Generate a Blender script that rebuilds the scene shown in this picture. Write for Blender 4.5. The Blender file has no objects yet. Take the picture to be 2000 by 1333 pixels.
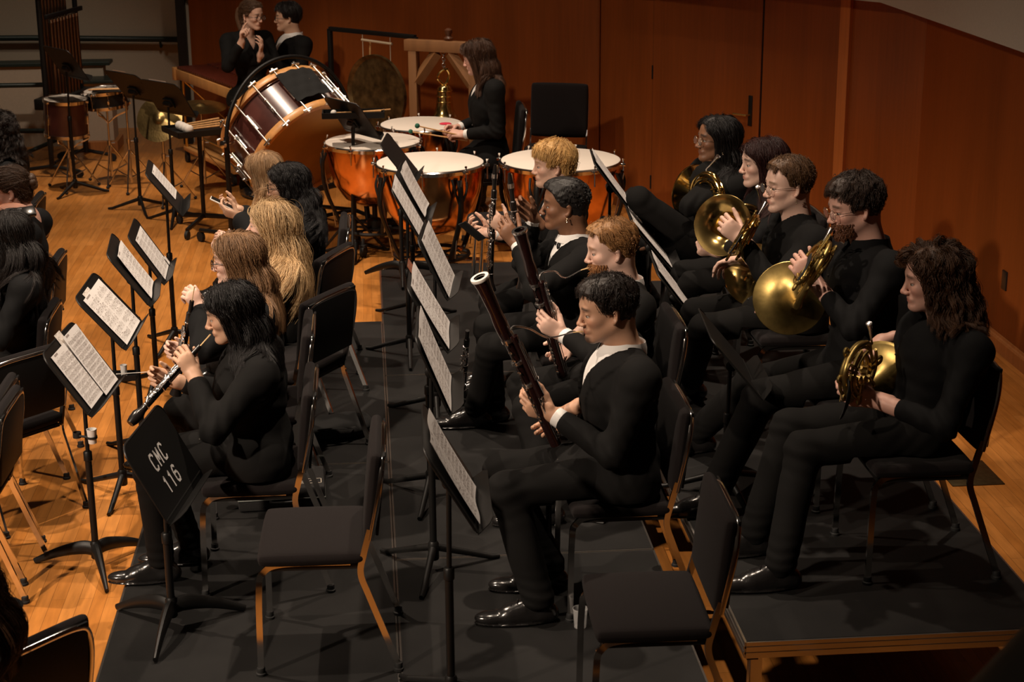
import bpy, bmesh, math, random
import numpy as np
from mathutils import Vector, Matrix
random.seed(7); RNG = np.random.default_rng(7)
QV = 1.0
SC = bpy.context.scene; COL = SC.collection
def V(*a): return np.array(a if len(a) > 1 else a[0], float)
def nrm(v):
    v = np.asarray(v, float); return v / (np.linalg.norm(v) + 1e-12)
# ---------------------------------------------------------------- camera
FPX = 3340.0; PITCH, ROLL, YAW, CAMZ = .29687, -.00707, .08464, 3.1
cy_, sy_ = math.cos(YAW), math.sin(YAW); cp_, sp_ = math.cos(PITCH), math.sin(PITCH); cr_, sr_ = math.cos(ROLL), math.sin(ROLL)
_r = V(cy_, -sy_, 0); _u = V(sp_*sy_, sp_*cy_, cp_); CFW = V(cp_*sy_, cp_*cy_, -sp_)
CRT = cr_*_r + sr_*_u; CUP = cr_*_u - sr_*_r; CPOS = V(0, 0, CAMZ)
def _ray(x, y): return CRT*(x-1000)/FPX - CUP*(y-666.5)/FPX + CFW
def at(x, y, Y):
    d = _ray(x, y); return CPOS + d*(Y/d[1])
def atz(x, y, z):
    d = _ray(x, y); return CPOS + d*((z-CAMZ)/d[2])
def atx(x, y, X):
    d = _ray(x, y); return CPOS + d*(X/d[0])
cam = bpy.data.cameras.new('camera'); cam_o = bpy.data.objects.new('camera', cam); COL.objects.link(cam_o)
cam.sensor_width = 36; cam.lens = FPX/2000*36; cam.clip_start = .05; cam.clip_end = 200
M = Matrix.Identity(4)
for i in range(3):
    M[i][0] = CRT[i]; M[i][1] = CUP[i]; M[i][2] = -CFW[i]; M[i][3] = CPOS[i]
cam_o.matrix_world = M; SC.camera = cam_o
# ---------------------------------------------------------------- materials
MATS = {}
def mat(name, col, rough=.5, metal=0., spec=.5, noise=None, bump=None, sss=0, coat=0, trans=0, ior=1.45, emit=None, sheen=0, vcol=None, aniso=0):
    """principled material; noise=(scale, amount[, stretch xyz]) varies the colour, bump=(scale, strength[, stretch])"""
    if name in MATS: return MATS[name]
    m = bpy.data.materials.new(name); m.use_nodes = True; nt = m.node_tree; N = nt.nodes; L = nt.links
    b = N['Principled BSDF']
    b.inputs['Base Color'].default_value = (*col, 1); b.inputs['Roughness'].default_value = rough
    b.inputs['Metallic'].default_value = metal; b.inputs['Specular IOR Level'].default_value = spec
    b.inputs['IOR'].default_value = ior; b.inputs['Coat Weight'].default_value = coat; b.inputs['Coat Roughness'].default_value = .15
    b.inputs['Transmission Weight'].default_value = trans
    if sheen: b.inputs['Sheen Weight'].default_value = sheen; b.inputs['Sheen Roughness'].default_value = .5
    if sss:
        b.inputs['Subsurface Weight'].default_value = sss; b.inputs['Subsurface Radius'].default_value = (.012, .005, .003); b.inputs['Subsurface Scale'].default_value = 1
    if aniso: b.inputs['Anisotropic'].default_value = aniso
    if emit: b.inputs['Emission Color'].default_value = (*emit[0], 1); b.inputs['Emission Strength'].default_value = emit[1]
    tc = None
    def coords(st):
        nonlocal tc
        if tc is None: tc = N.new('ShaderNodeTexCoord')
        mp = N.new('ShaderNodeMapping'); L.new(tc.outputs['Object'], mp.inputs['Vector'])
        mp.inputs['Scale'].default_value = st; return mp.outputs['Vector']
    src = None
    if vcol:
        at_ = N.new('ShaderNodeAttribute'); at_.attribute_name = vcol; src = at_.outputs['Color']
    if noise:
        nz = N.new('ShaderNodeTexNoise'); nz.inputs['Scale'].default_value = noise[0]; nz.inputs['Detail'].default_value = 5
        L.new(coords(noise[2] if len(noise) > 2 else (1, 1, 1)), nz.inputs['Vector'])
        mr = N.new('ShaderNodeMapRange'); mr.inputs['From Min'].default_value = .25; mr.inputs['From Max'].default_value = .75
        mr.inputs['To Min'].default_value = 1-noise[1]; mr.inputs['To Max'].default_value = 1+noise[1]
        L.new(nz.outputs['Fac'], mr.inputs['Value'])
        mx = N.new('ShaderNodeVectorMath'); mx.operation = 'MULTIPLY'
        if src: L.new(src, mx.inputs[0])
        else: mx.inputs[0].default_value = col
        L.new(mr.outputs['Result'], mx.inputs[1]); src = mx.outputs['Vector']
    if src: L.new(src, b.inputs['Base Color'])
    if bump:
        nz = N.new('ShaderNodeTexNoise'); nz.inputs['Scale'].default_value = bump[0]; nz.inputs['Detail'].default_value = 4
        L.new(coords(bump[2] if len(bump) > 2 else (1, 1, 1)), nz.inputs['Vector'])
        bp = N.new('ShaderNodeBump'); bp.inputs['Strength'].default_value = bump[1]; bp.inputs['Distance'].default_value = .01
        L.new(nz.outputs['Fac'], bp.inputs['Height']); L.new(bp.outputs['Normal'], b.inputs['Normal'])
    MATS[name] = m; return m
# ---------------------------------------------------------------- objects
def tag(o, label=None, cat=None, group=None, kind=None):
    if label: o['label'] = label
    if cat: o['category'] = cat
    if group: o['group'] = group
    if kind: o['kind'] = kind
    return o
def empty(name, loc=(0, 0, 0), rz=0, label=None, cat=None, group=None):
    o = bpy.data.objects.new(name, None); COL.objects.link(o); o.location = loc; o.rotation_euler = (0, 0, rz); o.empty_display_size = .1
    return tag(o, label, cat, group)
def link(name, me, m=None, parent=None, smooth=True):
    """link a mesh as ONE object; its vertices are given in the space of its thing"""
    if m is not None:
        for mm in (m if isinstance(m, (list, tuple)) else [m]): me.materials.append(mm)
    if smooth: me.polygons.foreach_set('use_smooth', [True]*len(me.polygons))
    o = bpy.data.objects.new(name, me); COL.objects.link(o)
    if parent is not None: o.parent = parent
    return o
class MB:
    """collects shapes into one mesh"""
    def __init__(s): s.v = []; s.f = []; s.mi = []
    def add(s, vs, fs, mi=0):
        b = len(s.v); s.v += [tuple(map(float, p)) for p in vs]; s.f += [tuple(b+i for i in f) for f in fs]; s.mi += [mi]*len(fs); return s
    def tube(s, pts, r, n=10, mi=0, closed=False, caps=True, flat=1., up=None, rot=0.):
        """tube through points; r a number or one per point; flat squashes along 'up'"""
        P = [V(p) for p in pts]; k = len(P); R = r if hasattr(r, '__len__') else [r]*k
        T = []
        for i in range(k):
            a = P[(i-1) % k] if closed else P[max(i-1, 0)]; b = P[(i+1) % k] if closed else P[min(i+1, k-1)]
            T.append(nrm(b-a))
        x = nrm(np.cross(T[0], V(0, 0, 1) if abs(T[0][2]) < .9 else V(1, 0, 0))) if up is None else nrm(np.cross(T[0], up))
        vs = []; 
        for i in range(k):
            if up is not None: x = np.cross(T[i], up)
            x = nrm(x - T[i]*np.dot(x, T[i])); y = np.cross(T[i], x)
            for j in range(n):
                a = 2*math.pi*j/n+rot; vs.append(P[i] + R[i]*(math.cos(a)*x + flat*math.sin(a)*y))
        fs = []
        for i in range(k if closed else k-1):
            for j in range(n):
                a = i*n+j; b = i*n+(j+1) % n; c = ((i+1) % k)*n+(j+1) % n; d = ((i+1) % k)*n+j; fs.append((a, b, c, d))
        if caps and not closed: fs += [tuple(range(n-1, -1, -1)), tuple((k-1)*n+j for j in range(n))]
        return s.add(vs, fs, mi)
    def lathe(s, prof, n=24, o=(0, 0, 0), ax=(0, 0, 1), mi=0, cap=True):
        """prof: (radius, height) pairs turned about axis ax through o"""
        ax = nrm(ax); x = nrm(np.cross(ax, V(0, 1, 0) if abs(ax[1]) < .9 else V(1, 0, 0))); y = np.cross(ax, x); o = V(o); vs = []; fs = []
        for r, h in prof:
            for j in range(n):
                a = 2*math.pi*j/n; vs.append(o + ax*h + r*(math.cos(a)*x + math.sin(a)*y))
        for i in range(len(prof)-1):
            for j in range(n): fs.append((i*n+j, i*n+(j+1) % n, (i+1)*n+(j+1) % n, (i+1)*n+j))
        if cap: fs += [tuple(range(n-1, -1, -1)), tuple((len(prof)-1)*n+j for j in range(n))]
        return s.add(vs, fs, mi)
    def box(s, c, h, R=None, b=0., mi=0):
        """box with half sizes h, chamfered by b"""
        c = V(c); h = V(h); R = np.eye(3) if R is None else np.asarray(R)
        if b <= 0:
            vs = [c + R @ (h*V(x, y, z)) for z in (-1, 1) for y in (-1, 1) for x in (-1, 1)]
            return s.add(vs, [(0, 2, 3, 1), (4, 5, 7, 6), (0, 1, 5, 4), (2, 6, 7, 3), (0, 4, 6, 2), (1, 3, 7, 5)], mi)
        bm = bmesh.new(); bmesh.ops.create_cube(bm, size=2)
        for v in bm.verts: v.co = Vector((v.co.x*h[0], v.co.y*h[1], v.co.z*h[2]))
        bmesh.ops.bevel(bm, geom=bm.edges[:], offset=b, segments=2, affect='EDGES', profile=.5)
        bm.verts.index_update()
        s.add([c + R @ V(*v.co) for v in bm.verts], [[v.index for v in f.verts] for f in bm.faces], mi); bm.free(); return s
    def prism(s, poly, o, ex, ey, n, t, mi=0):
        """polygon in the plane ex,ey at o given thickness t along n"""
        o = V(o); ex = V(ex); ey = V(ey); n = V(n); k = len(poly)
        vs = [o+ex*a+ey*b for a, b in poly] + [o+ex*a+ey*b+n*t for a, b in poly]
        fs = [tuple(range(k-1, -1, -1)), tuple(range(k, 2*k))] + [(i, (i+1) % k, k+(i+1) % k, k+i) for i in range(k)]
        return s.add(vs, fs, mi)
    def ball(s, c, r, n=12, mi=0, R=None):
        r = V(r, r, r) if not hasattr(r, '__len__') else V(r); R = np.eye(3) if R is None else R; vs = []; fs = []; m = n//2
        for i in range(m+1):
            t = math.pi*i/m
            for j in range(n):
                a = 2*math.pi*j/n; vs.append(V(c) + R @ (r*V(math.sin(t)*math.cos(a), math.sin(t)*math.sin(a), math.cos(t))))
        for i in range(m):
            for j in range(n): fs.append((i*n+j, (i+1)*n+j, (i+1)*n+(j+1) % n, i*n+(j+1) % n))
        return s.add(vs, fs, mi)
    def build(s, name, m, parent=None, smooth=True, angle=40):
        me = bpy.data.meshes.new(name); me.from_pydata(s.v, [], s.f)
        bm = bmesh.new(); bm.from_mesh(me); bmesh.ops.remove_doubles(bm, verts=bm.verts, dist=1e-5)
        bmesh.ops.recalc_face_normals(bm, faces=bm.faces); bm.to_mesh(me); bm.free()
        if len(me.polygons) == len(s.mi): me.polygons.foreach_set('material_index', s.mi)
        o = link(name, me, m, parent, smooth)
        if smooth: me.set_sharp_from_angle(angle=math.radians(angle))
        return o
def rotm(ax, a):
    ax = nrm(ax); K = np.array([[0, -ax[2], ax[1]], [ax[2], 0, -ax[0]], [-ax[1], ax[0], 0]]); return np.eye(3) + math.sin(a)*K + (1-math.cos(a))*K @ K
def copy_tree(o, parent=None):
    c = o.copy(); COL.objects.link(c); c.parent = parent
    for ch in list(o.children): copy_tree(ch, c)
    return c
def bez(pts, n=8):
    """smooth curve through points (Catmull-Rom)"""
    P = [V(p) for p in pts]; P = [2*P[0]-P[1]] + P + [2*P[-1]-P[-2]]; out = []
    for i in range(1, len(P)-2):
        a, b, c, d = P[i-1:i+3]
        for k in range(n):
            t = k/n; out.append(.5*(2*b+(c-a)*t+(2*a-5*b+4*c-d)*t*t+(3*b-a-3*c+d)*t**3))
    out.append(P[-2]); return out
# ---------------------------------------------------------------- smooth solids (distance fields turned into meshes)
class SDF:
    def __init__(s): s.p = []
    def cap(s, a, b, ra, rb=None, k=.02, q=None, sub=False):
        """tapered capsule; q=(axis, factor) flattens it along axis"""
        s.p.append(('c', V(a), V(b), ra, ra if rb is None else rb, k, q, sub)); return s
    def ell(s, c, r, R=None, k=.02, sub=False):
        s.p.append(('e', V(c), V(r), np.eye(3) if R is None else np.asarray(R, float), k, sub)); return s
    def planes(s, pl, c, rad, k=.004, sub=True):
        """convex body from (normal, point) planes inside the sphere c, rad"""
        s.p.append(('p', [(nrm(n), float(np.dot(nrm(n), V(o)))) for n, o in pl], V(c), rad, k, sub)); return s
    @staticmethod
    def _d(p, X):
        if p[0] == 'c':
            _, a, b, ra, rb, k, q, sub = p; ab = b-a; pa = X-a
            if q is not None:
                ax, f = nrm(q[0]), q[1]; pa = pa + np.outer(pa @ ax, ax)*(f-1); ab = ab + ax*(ab @ ax)*(f-1)
            L = ab @ ab; t = np.clip(pa @ ab/L, 0, 1) if L > 1e-12 else np.zeros(len(X))
            return np.sqrt(((pa - t[:, None]*ab)**2).sum(1)) - (ra+(rb-ra)*t)
        if p[0] == 'e':
            Y = (X-p[1]) @ p[3]; k0 = np.sqrt(((Y/p[2])**2).sum(1)); k1 = np.sqrt(((Y/p[2]**2)**2).sum(1)) + 1e-9
            return np.where(k0 < 1e-3, -p[2].min(), k0*(k0-1)/k1)
        d = np.max([X @ n - o for n, o in p[1]], axis=0); return np.maximum(d, np.sqrt(((X-p[2])**2).sum(1))-p[3])
    @staticmethod
    def _bb(p):
        if p[0] == 'c':
            m = max(p[3], p[4]); return np.minimum(p[1], p[2])-m, np.maximum(p[1], p[2])+m
        if p[0] == 'e': m = p[2].max(); return p[1]-m, p[1]+m
        return p[2]-p[3], p[2]+p[3]
    def d(s, X):
        D = np.full(len(X), .5)
        for p in s.p:
            k = p[5] if p[0] == 'c' else p[4]; sub = p[-1]
            lo, hi = s._bb(p); m = k+.03
            I = np.nonzero(((X > lo-m) & (X < hi+m)).all(1))[0]
            if not len(I): continue
            a = D[I]; b = s._d(p, X[I])
            if sub: a = -a
            h = np.clip(k-np.abs(a-b), 0, None)/max(k, 1e-6); r = np.minimum(a, b)-h*h*k*.25
            D[I] = -r if sub else r
        return D
    def mesh(s, vox, disp=None):
        """surface nets on the blocks near the surface -> vertices, quads"""
        us = [p for p in s.p if not p[-1]]; B = 8
        lo = np.min([s._bb(p)[0] for p in us], 0)-2*vox; hi = np.max([s._bb(p)[1] for p in us], 0)+2*vox
        nb = np.ceil((hi-lo)/(vox*B)).astype(int)+1; n = nb*B
        G = np.stack(np.meshgrid(*[np.arange(k) for k in nb], indexing='ij'), -1).reshape(-1, 3)
        cen = lo+(G*B+(B-1)/2)*vox; hd = vox*B*.9
        D = np.full(len(cen), 9.); near = np.zeros(len(cen), bool)
        for p in s.p:
            k = p[5] if p[0] == 'c' else p[4]; b_lo, b_hi = s._bb(p)
            I = np.nonzero(((cen > b_lo-hd-k) & (cen < b_hi+hd+k)).all(1))[0]
            if not len(I): continue
            d = s._d(p, cen[I])
            if p[-1]: near[I[d < hd+k]] = True
            else: D[I] = np.minimum(D[I], d-k*.35)
        act = (D < hd+.012) & ((D > -hd*1.2-.02) | near)
        A = np.full(n, 1., np.float32)
        ins = np.nonzero((D < 0) & ~act)[0]; A8 = A.reshape(nb[0], B, nb[1], B, nb[2], B)
        for i, j, k in G[ins]: A8[i, :, j, :, k, :] = -1
        ga = G[act]; o = np.stack(np.meshgrid(*[np.arange(B)]*3, indexing='ij'), -1).reshape(-1, 3)
        for c0 in range(0, len(ga), 400):
            g = ga[c0:c0+400]; idx = (g[:, None, :]*B+o[None]).reshape(-1, 3); X = lo+idx*vox
            d = s.d(X)
            if disp is not None: d = d+disp(X)
            A[idx[:, 0], idx[:, 1], idx[:, 2]] = d
        neg = A < 0; c = [slice(0, -1), slice(1, None)]
        cnt = np.zeros(np.array(A.shape)-1, np.int8)
        for i in (0, 1):
            for j in (0, 1):
                for k in (0, 1): cnt += neg[c[i], c[j], c[k]]
        cells = np.argwhere((cnt > 0) & (cnt < 8)); m = len(cells)
        ids = np.full(cnt.shape, -1, np.int32); ids[tuple(cells.T)] = np.arange(m)
        cor = [(i, j, k) for i in (0, 1) for j in (0, 1) for k in (0, 1)]
        vals = {q: A[cells[:, 0]+q[0], cells[:, 1]+q[1], cells[:, 2]+q[2]] for q in cor}
        acc = np.zeros((m, 3)); w = np.zeros(m)
        for q in cor:
            for ax in range(3):
                if q[ax]: continue
                r = list(q); r[ax] = 1; a, b = vals[q], vals[tuple(r)]; x = (a < 0) != (b < 0)
                t = np.where(x, a/np.where(np.abs(a-b) < 1e-9, 1, a-b), 0); t = np.clip(t, 0, 1)
                pt = np.tile(np.array(q, float), (m, 1)); pt[:, ax] = t; acc += np.where(x[:, None], pt, 0); w += x
        vs = lo+(cells+acc/np.maximum(w, 1)[:, None])*vox
        F = []
        for ax in range(3):
            u, v = (ax+1) % 3, (ax+2) % 3
            s0 = [slice(None)]*3; s1 = [slice(None)]*3; s0[ax] = slice(0, -1); s1[ax] = slice(1, None)
            E = np.argwhere(neg[tuple(s0)] != neg[tuple(s1)]); E = E[(E[:, u] > 0) & (E[:, v] > 0)]
            fl = neg[tuple(E.T)]
            def cid(du, dv):
                e = E.copy(); e[:, u] -= du; e[:, v] -= dv
                ok = (e < np.array(ids.shape)).all(1); r = np.full(len(e), -1); r[ok] = ids[tuple(e[ok].T)]; return r
            q = np.stack([cid(1, 1), cid(0, 1), cid(0, 0), cid(1, 0)], 1); q[~fl] = q[~fl][:, ::-1]; F.append(q[(q >= 0).all(1)])
        return vs, np.concatenate(F)
def smooth_verts(vs, fs, it=1, lam=.5):
    e = np.concatenate([fs[:, [0, 1]], fs[:, [1, 2]], fs[:, [2, 3]], fs[:, [3, 0]]]); n = len(vs)
    deg = np.bincount(e[:, 0], minlength=n)+np.bincount(e[:, 1], minlength=n)
    for _ in range(it):
        acc = np.zeros_like(vs)
        for c in range(3): acc[:, c] = np.bincount(e[:, 0], vs[e[:, 1], c], n)+np.bincount(e[:, 1], vs[e[:, 0], c], n)
        vs = vs+lam*(acc/np.maximum(deg, 1)[:, None]-vs)
    return vs
def mesh_np(name, vs, fs, m=None, parent=None, col=None, biggest=False):
    me = bpy.data.meshes.new(name); nv, nf = len(vs), len(fs); k = fs.shape[1]
    me.vertices.add(nv); me.vertices.foreach_set('co', np.asarray(vs, np.float32).ravel())
    me.loops.add(nf*k); me.loops.foreach_set('vertex_index', np.asarray(fs, np.int32).ravel())
    me.polygons.add(nf); me.polygons.foreach_set('loop_start', np.arange(0, nf*k, k, dtype=np.int32))
    me.update(calc_edges=True)
    if col is not None:
        a = me.color_attributes.new('tint', 'FLOAT_COLOR', 'POINT'); c4 = np.ones((nv, 4), np.float32); c4[:, :3] = col; a.data.foreach_set('color', c4.ravel())
    return link(name, me, m, parent)
def wob(X, f, seed=0):
    """cheap smooth noise in -1..1"""
    r = np.random.default_rng(seed); o = np.zeros(len(X))
    for i in range(5):
        w = r.normal(size=3); w = w/np.linalg.norm(w)*f*(1+.35*i); o += np.sin(X @ w+r.uniform(0, 6.28)+1.3*np.sin(X @ r.normal(size=3)*f*.5))/(1+.3*i)
    return o/3
# ---------------------------------------------------------------- people
UP = V(0, 0, 1)
def ik(a, c, l1, l2, pole):
    """middle joint between a and c bending towards pole"""
    a, c = V(a), V(c); d = np.linalg.norm(c-a); s = max(1., d/(l1+l2)*1.002); l1 *= s; l2 *= s
    u = (c-a)/d; x = (l1*l1-l2*l2+d*d)/(2*d); h = math.sqrt(max(l1*l1-x*x, 1e-6)); w = V(pole)-a; w = nrm(w-u*(w @ u)); return a+u*x+w*h
HANDS = dict(  # per finger (mcp, pip, dip) degrees, thumb opposition 0..1
    grip=([(50, 75, 45), (55, 78, 45), (60, 78, 45), (62, 75, 45)], .8), hold=([(28, 50, 30), (34, 55, 32), (42, 58, 35), (48, 60, 35)], .75),
    soft=([(18, 28, 18), (22, 30, 18), (28, 34, 20), (32, 36, 22)], .35), fist=([(75, 95, 60)]*4, .9), pinch=([(48, 42, 22), (55, 50, 30), (60, 62, 35), (62, 66, 35)], .95),
    flat=([(8, 12, 8), (6, 10, 8), (8, 12, 8), (12, 16, 10)], .1), point=([(15, 18, 10), (58, 75, 45), (62, 78, 45), (64, 75, 45)], .6))
def add_hand(s, W, d, n, left, pose, sc=1.):
    d = nrm(d); n = V(n); n = nrm(n-d*(n @ d)); t = np.cross(n, d)*(1 if left else -1); cur, op = HANDS[pose]
    s.cap(W-d*.045*sc, W+d*.02*sc, .027*sc, .03*sc, .012, (n, 1.3))
    s.cap(W+d*.03*sc, W+d*.068*sc, .036*sc, .04*sc, .012, (n, 2.5))
    tips = []
    for i in range(4):
        b = W+d*(.088, .092, .089, .081)[i]*sc+t*(.030, .0105, -.0095, -.029)[i]*sc; a = 0; ln = (1., 1.1, 1.02, .82)[i]*sc; sp = (.10, .02, -.05, -.13)[i]
        s.cap(W+d*.05*sc+t*(.02, .007, -.007, -.02)[i]*sc, b, .012*sc, .0102*sc, .006, None)
        for j, l in enumerate((.044, .027, .021)):
            a += math.radians(cur[i][j]); e = b+(d*math.cos(a)+n*math.sin(a)+t*sp*(1-j*.3)*math.cos(a))*l*ln
            s.cap(b, e, (.0096, .0088, .0078)[j]*sc, (.0088, .0078, .0066)[j]*sc, .003); b = e
        tips.append(b)
    b = W+d*.028*sc+t*.028*sc+n*.004*sc
    for j, l in enumerate((.044, .033, .026)):
        v = nrm((d*.55+t*.8+n*.15)*(1-op)+(d*.62+t*.35+n*(.85, .6, .35)[j])*op+d*.25*j); e = b+v*l*sc
        s.cap(b, e, (.0145, .0108, .0098)[j]*sc, (.0112, .0098, .0078)[j]*sc, .006); b = e
    return tips
def head_sdf(s, o, R, sc, fem=False, nose=1., chin=1., full=True, mouth=1.):
    def q(f, l, u): return o+R @ (V(f, l, u)*sc)
    def c(a, b, ra, rb, k, fl=None): s.cap(q(*a), q(*b), ra*sc, rb*sc, k*sc, fl)
    def e(a, r, k, sub=False, RR=None): s.ell(q(*a), V(r)*sc, R if RR is None else R @ RR, k*sc, sub)
    jw = .9 if fem else 1.
    e((-.014, 0, .036), (.099, .074, .080), .02); e((.036, 0, .045), (.053, .060, .055), .03)
    e((.028, 0, -.03), (.060, .058*jw, .078), .03)
    for i in (-1, 1):
        c((-.008, i*.051*jw, -.050), (.060, i*.015, -.098*chin), .019, .016, .03); e((.056, i*.038, -.024), (.028, .021, .021), .02)
    e((.074, 0, -.099*chin), (.019, .021, .0165), .02)
    e((-.045, 0, -.03), (.055, .052, .06), .03)
    if not full: return
    c((.080, -.030, .022), (.080, .030, .022), .0125, .0125, .018)
    for i in (-1, 1): e((.099, i*.031, .0), (.019, .019, .0135), .010, True)
    for i in (-1, 1):
        e((.0765, i*.031, .0055), (.0135, .0165, .0085), .003); e((.0755, i*.031, -.0125), (.0120, .0150, .0050), .003)
    c((.086, 0, .012), (.106*nose, 0, -.032), .0075, .0095, .012); e((.1085*nose, 0, -.0365), (.0115, .0108, .0098), .006)
    for i in (-1, 1): e((.0985*nose, i*.0122, -.0405), (.011, .0078, .0075), .006)
    e((.0795, 0, -.064), (.016, .028*mouth, .014), .012); e((.0875, 0, -.0625), (.0085, .0215*mouth, .0048), .004); e((.0865, 0, -.0730), (.0085, .019*mouth, .0056), .004)
    e((.1015, 0, -.0678), (.0105, .021*mouth, .0016), .0025, True)
    for i in (-1, 1):
        RR = rotm((0, 1, 0), -.25) @ rotm((0, 0, 1), i*.45)
        e((-.012, i*.079, -.014), (.0195, .0075, .0325), .006, False, RR); e((-.004, i*.086, -.014), (.0105, .0085, .0185), .005, True, RR)
def hairline(f, l):
    return np.interp(f, [-.12, -.075, -.035, -.012, .018, .042, .062, .08, .1], [-.085, -.078, -.055, -.004, .004, .034, .066, .079, .088])
def strand_mesh(P, r, sides=5, tipr=.35):
    """P (n strands, k points, 3) -> vertices, quads"""
    n, k, _ = P.shape; T = np.gradient(P, axis=1); T /= np.linalg.norm(T, axis=2, keepdims=True)+1e-9
    a = np.cross(T, V(.31, .77, .55)); a /= np.linalg.norm(a, axis=2, keepdims=True)+1e-9; b = np.cross(T, a)
    prof = np.interp(np.linspace(0, 1, k), [0, .15, .6, 1], [.7, 1, .95, tipr]); rr = (np.asarray(r)[:, None]*prof[None])[..., None]
    ang = np.arange(sides)*2*math.pi/sides
    vs = np.stack([P+rr*(math.cos(t)*a+math.sin(t)*b) for t in ang], 2).reshape(-1, 3)
    i = np.arange(n)[:, None, None]; j = np.arange(k-1)[None, :, None]; m = np.arange(sides)[None, None, :]; m2 = (m+1) % sides
    B = (i*k+j)*sides; C = (i*k+j+1)*sides
    return vs, np.stack([B+m, B+m2, C+m2, C+m], -1).reshape(-1, 4)
def make_hair(S, root, o, R, sc, coll, vox):
    """S: style dict with col, len, kind"""
    kind = S['kind']; rng = np.random.default_rng(S.get('seed', 3)); L = S['len']; part = S.get('part', 0.); thick = S.get('thick', .010)
    hs = SDF(); q = lambda f, l, u: o+R @ (V(f, l, u)*sc)
    hs.ell(q(-.014, 0, .036), V(.099+thick, .074+thick, .080+thick)*sc, R, .02)
    hs.ell(q(.030, 0, .05), V(.055+thick*.6, .060+thick*.7, .052+thick)*sc, R, .03)
    hs.ell(q(-.045, 0, -.03), V(.055+thick*.7, .053+thick*.7, .062)*sc, R, .03)
    top = S.get('top', 0)
    if top: hs.ell(q(.012+S.get('topf', 0), 0, .085), V(.088, .062, .034+top)*sc, R, .03)
    hl_off = S.get('line', 0.)
    def post(d, X):
        Y = (X-o) @ R/sc; m = hairline(Y[:, 0], Y[:, 1])+hl_off-Y[:, 2]; m = np.maximum(m, Y[:, 0]-S.get('front', .2)) if 'front' in S else m
        g = wob(Y*V(.35, 1, .6) if S.get('comb', 'back') == 'back' else Y*V(1, .35, .6), 260, 5)*S.get('groove', .0022)
        return np.maximum(d+g, m*.8*sc)
    vs, fs = hs.mesh(vox, None) if False else mesh_post(hs, vox, post)
    Y = (vs-o) @ R/sc; base = V(S['col']); c = base*(1+.16*wob(Y*V(.3, 1, .5), 300, 2))[:, None]
    hp = mesh_np(S.get('name', 'hair'), vs-V(root.location), fs, MH, root, c)
    if L > 0:
        n = S.get('n', 300); u = rng.normal(size=(n*8, 3)); u /= np.linalg.norm(u, axis=1, keepdims=True)
        p = u*V(.099, .074, .080)*1.02+V(-.014, 0, .036); ok = p[:, 2] > hairline(p[:, 0], p[:, 1])+hl_off+S.get('inset', .006)
        if S.get('upper') is not None: ok &= p[:, 2] > S['upper']
        p = p[ok][:n]; n = len(p); u = u[ok][:n]
        N = u/V(.099, .074, .080); N /= np.linalg.norm(N, axis=1, keepdims=True)
        sgn = np.where(p[:, 1] >= part, 1., -1.); bk = np.clip((p[:, 0]+.10)/.10, .1, 1); one = np.ones(n)
        if kind == 'long': T = np.stack([-.35-.5*(1-bk)+S.get('sweep', 0)*one, sgn*1.1*bk, -.5-.6*(1-bk)], 1)
        elif kind == 'back': T = np.stack([-one, .25*sgn, .1-1.1*(p[:, 0] < -.04)-.8*(p[:, 2] < .03)], 1)
        elif kind == 'side': T = np.stack([np.where(p[:, 2] > .05, .5*S.get('fwd', -.4), -.55), S.get('dirn', 1)*np.where(p[:, 2] > .06, 1, 0)*bk, -.2-1.2*(p[:, 2] < .06)-.6*(1-bk)], 1)
        elif kind == 'fringe': T = np.stack([np.where(p[:, 0] > -.05, .9, -.3), .45*sgn, -.3-.9*(p[:, 2] < .06)-.6*(1-bk)], 1)
        else: T = rng.normal(size=(n, 3))+V(.2, 0, .2)
        T = T-N*(T*N).sum(1, keepdims=True); T /= np.linalg.norm(T, axis=1, keepdims=True)+1e-9
        D = (T+N*S.get('lift', .1)) @ R.T; P = o+(p*sc) @ R.T; k = S.get('seg', 18); ln = L*rng.uniform(.8, 1.06, n)
        if kind == 'long': ln = ln*np.interp(p[:, 0], [-.1, .06], [.86, 1.])
        if kind != 'long': ln = ln*np.interp(p[:, 2], [-.05, .0, .06], [S.get('sides', .35), S.get('sides', .35)+.1, 1])
        off = (rng.uniform(.002, thick+S.get('vol', .005 if kind == 'long' else .002), n)+top*.8*np.clip((p[:, 2]-.05)/.05, 0, 1))*sc; G = V(S.get('grav', (0, 0, -1))); ph = rng.uniform(0, 6.28, n); cur = S.get('curl', 0); cf = S.get('cfreq', 40.)
        out = [P]; pin = S.get('pin'); stick = S.get('stick', .5 if kind == 'long' else .9); su = S.get('sticku', -.02 if kind == 'long' else -.3)
        eye3 = np.eye(3)*1e-3
        def grad(Q, s0):
            gr = np.stack([coll.d(Q+eye3[a])-s0 for a in range(3)], 1); return gr/(np.linalg.norm(gr, axis=1, keepdims=True)+1e-9)
        for st in range(k):
            h = (ln/k)[:, None]; g = S.get('g', .22 if kind == 'long' else .03); Y = (P-o) @ R/sc
            D = D*(1-g)+G*g
            if kind == 'long':
                low = np.clip((-.06-Y[:, 2])/.06, 0, 1)
                D = D+np.outer(-Y[:, 1]*S.get('narrow', 2.)*low, R[:, 1])+np.outer(-low*S.get('sweepb', .12)*np.sign(Y[:, 0]+.02), R[:, 0])
            D /= np.linalg.norm(D, axis=1, keepdims=True); P = P+D*h; prev = out[-1]
            sd = coll.d(P); bad = sd < off
            if bad.any(): P[bad] += np.clip((off[bad]-sd[bad])[:, None]*grad(P[bad], sd[bad]), -.03, .03)
            far = (sd > off) & (sd < .06) & ((P-o) @ R[:, 2] > su*sc)
            if stick and far.any(): P[far] -= (sd[far]-off[far])[:, None]*grad(P[far], sd[far])*stick
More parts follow.
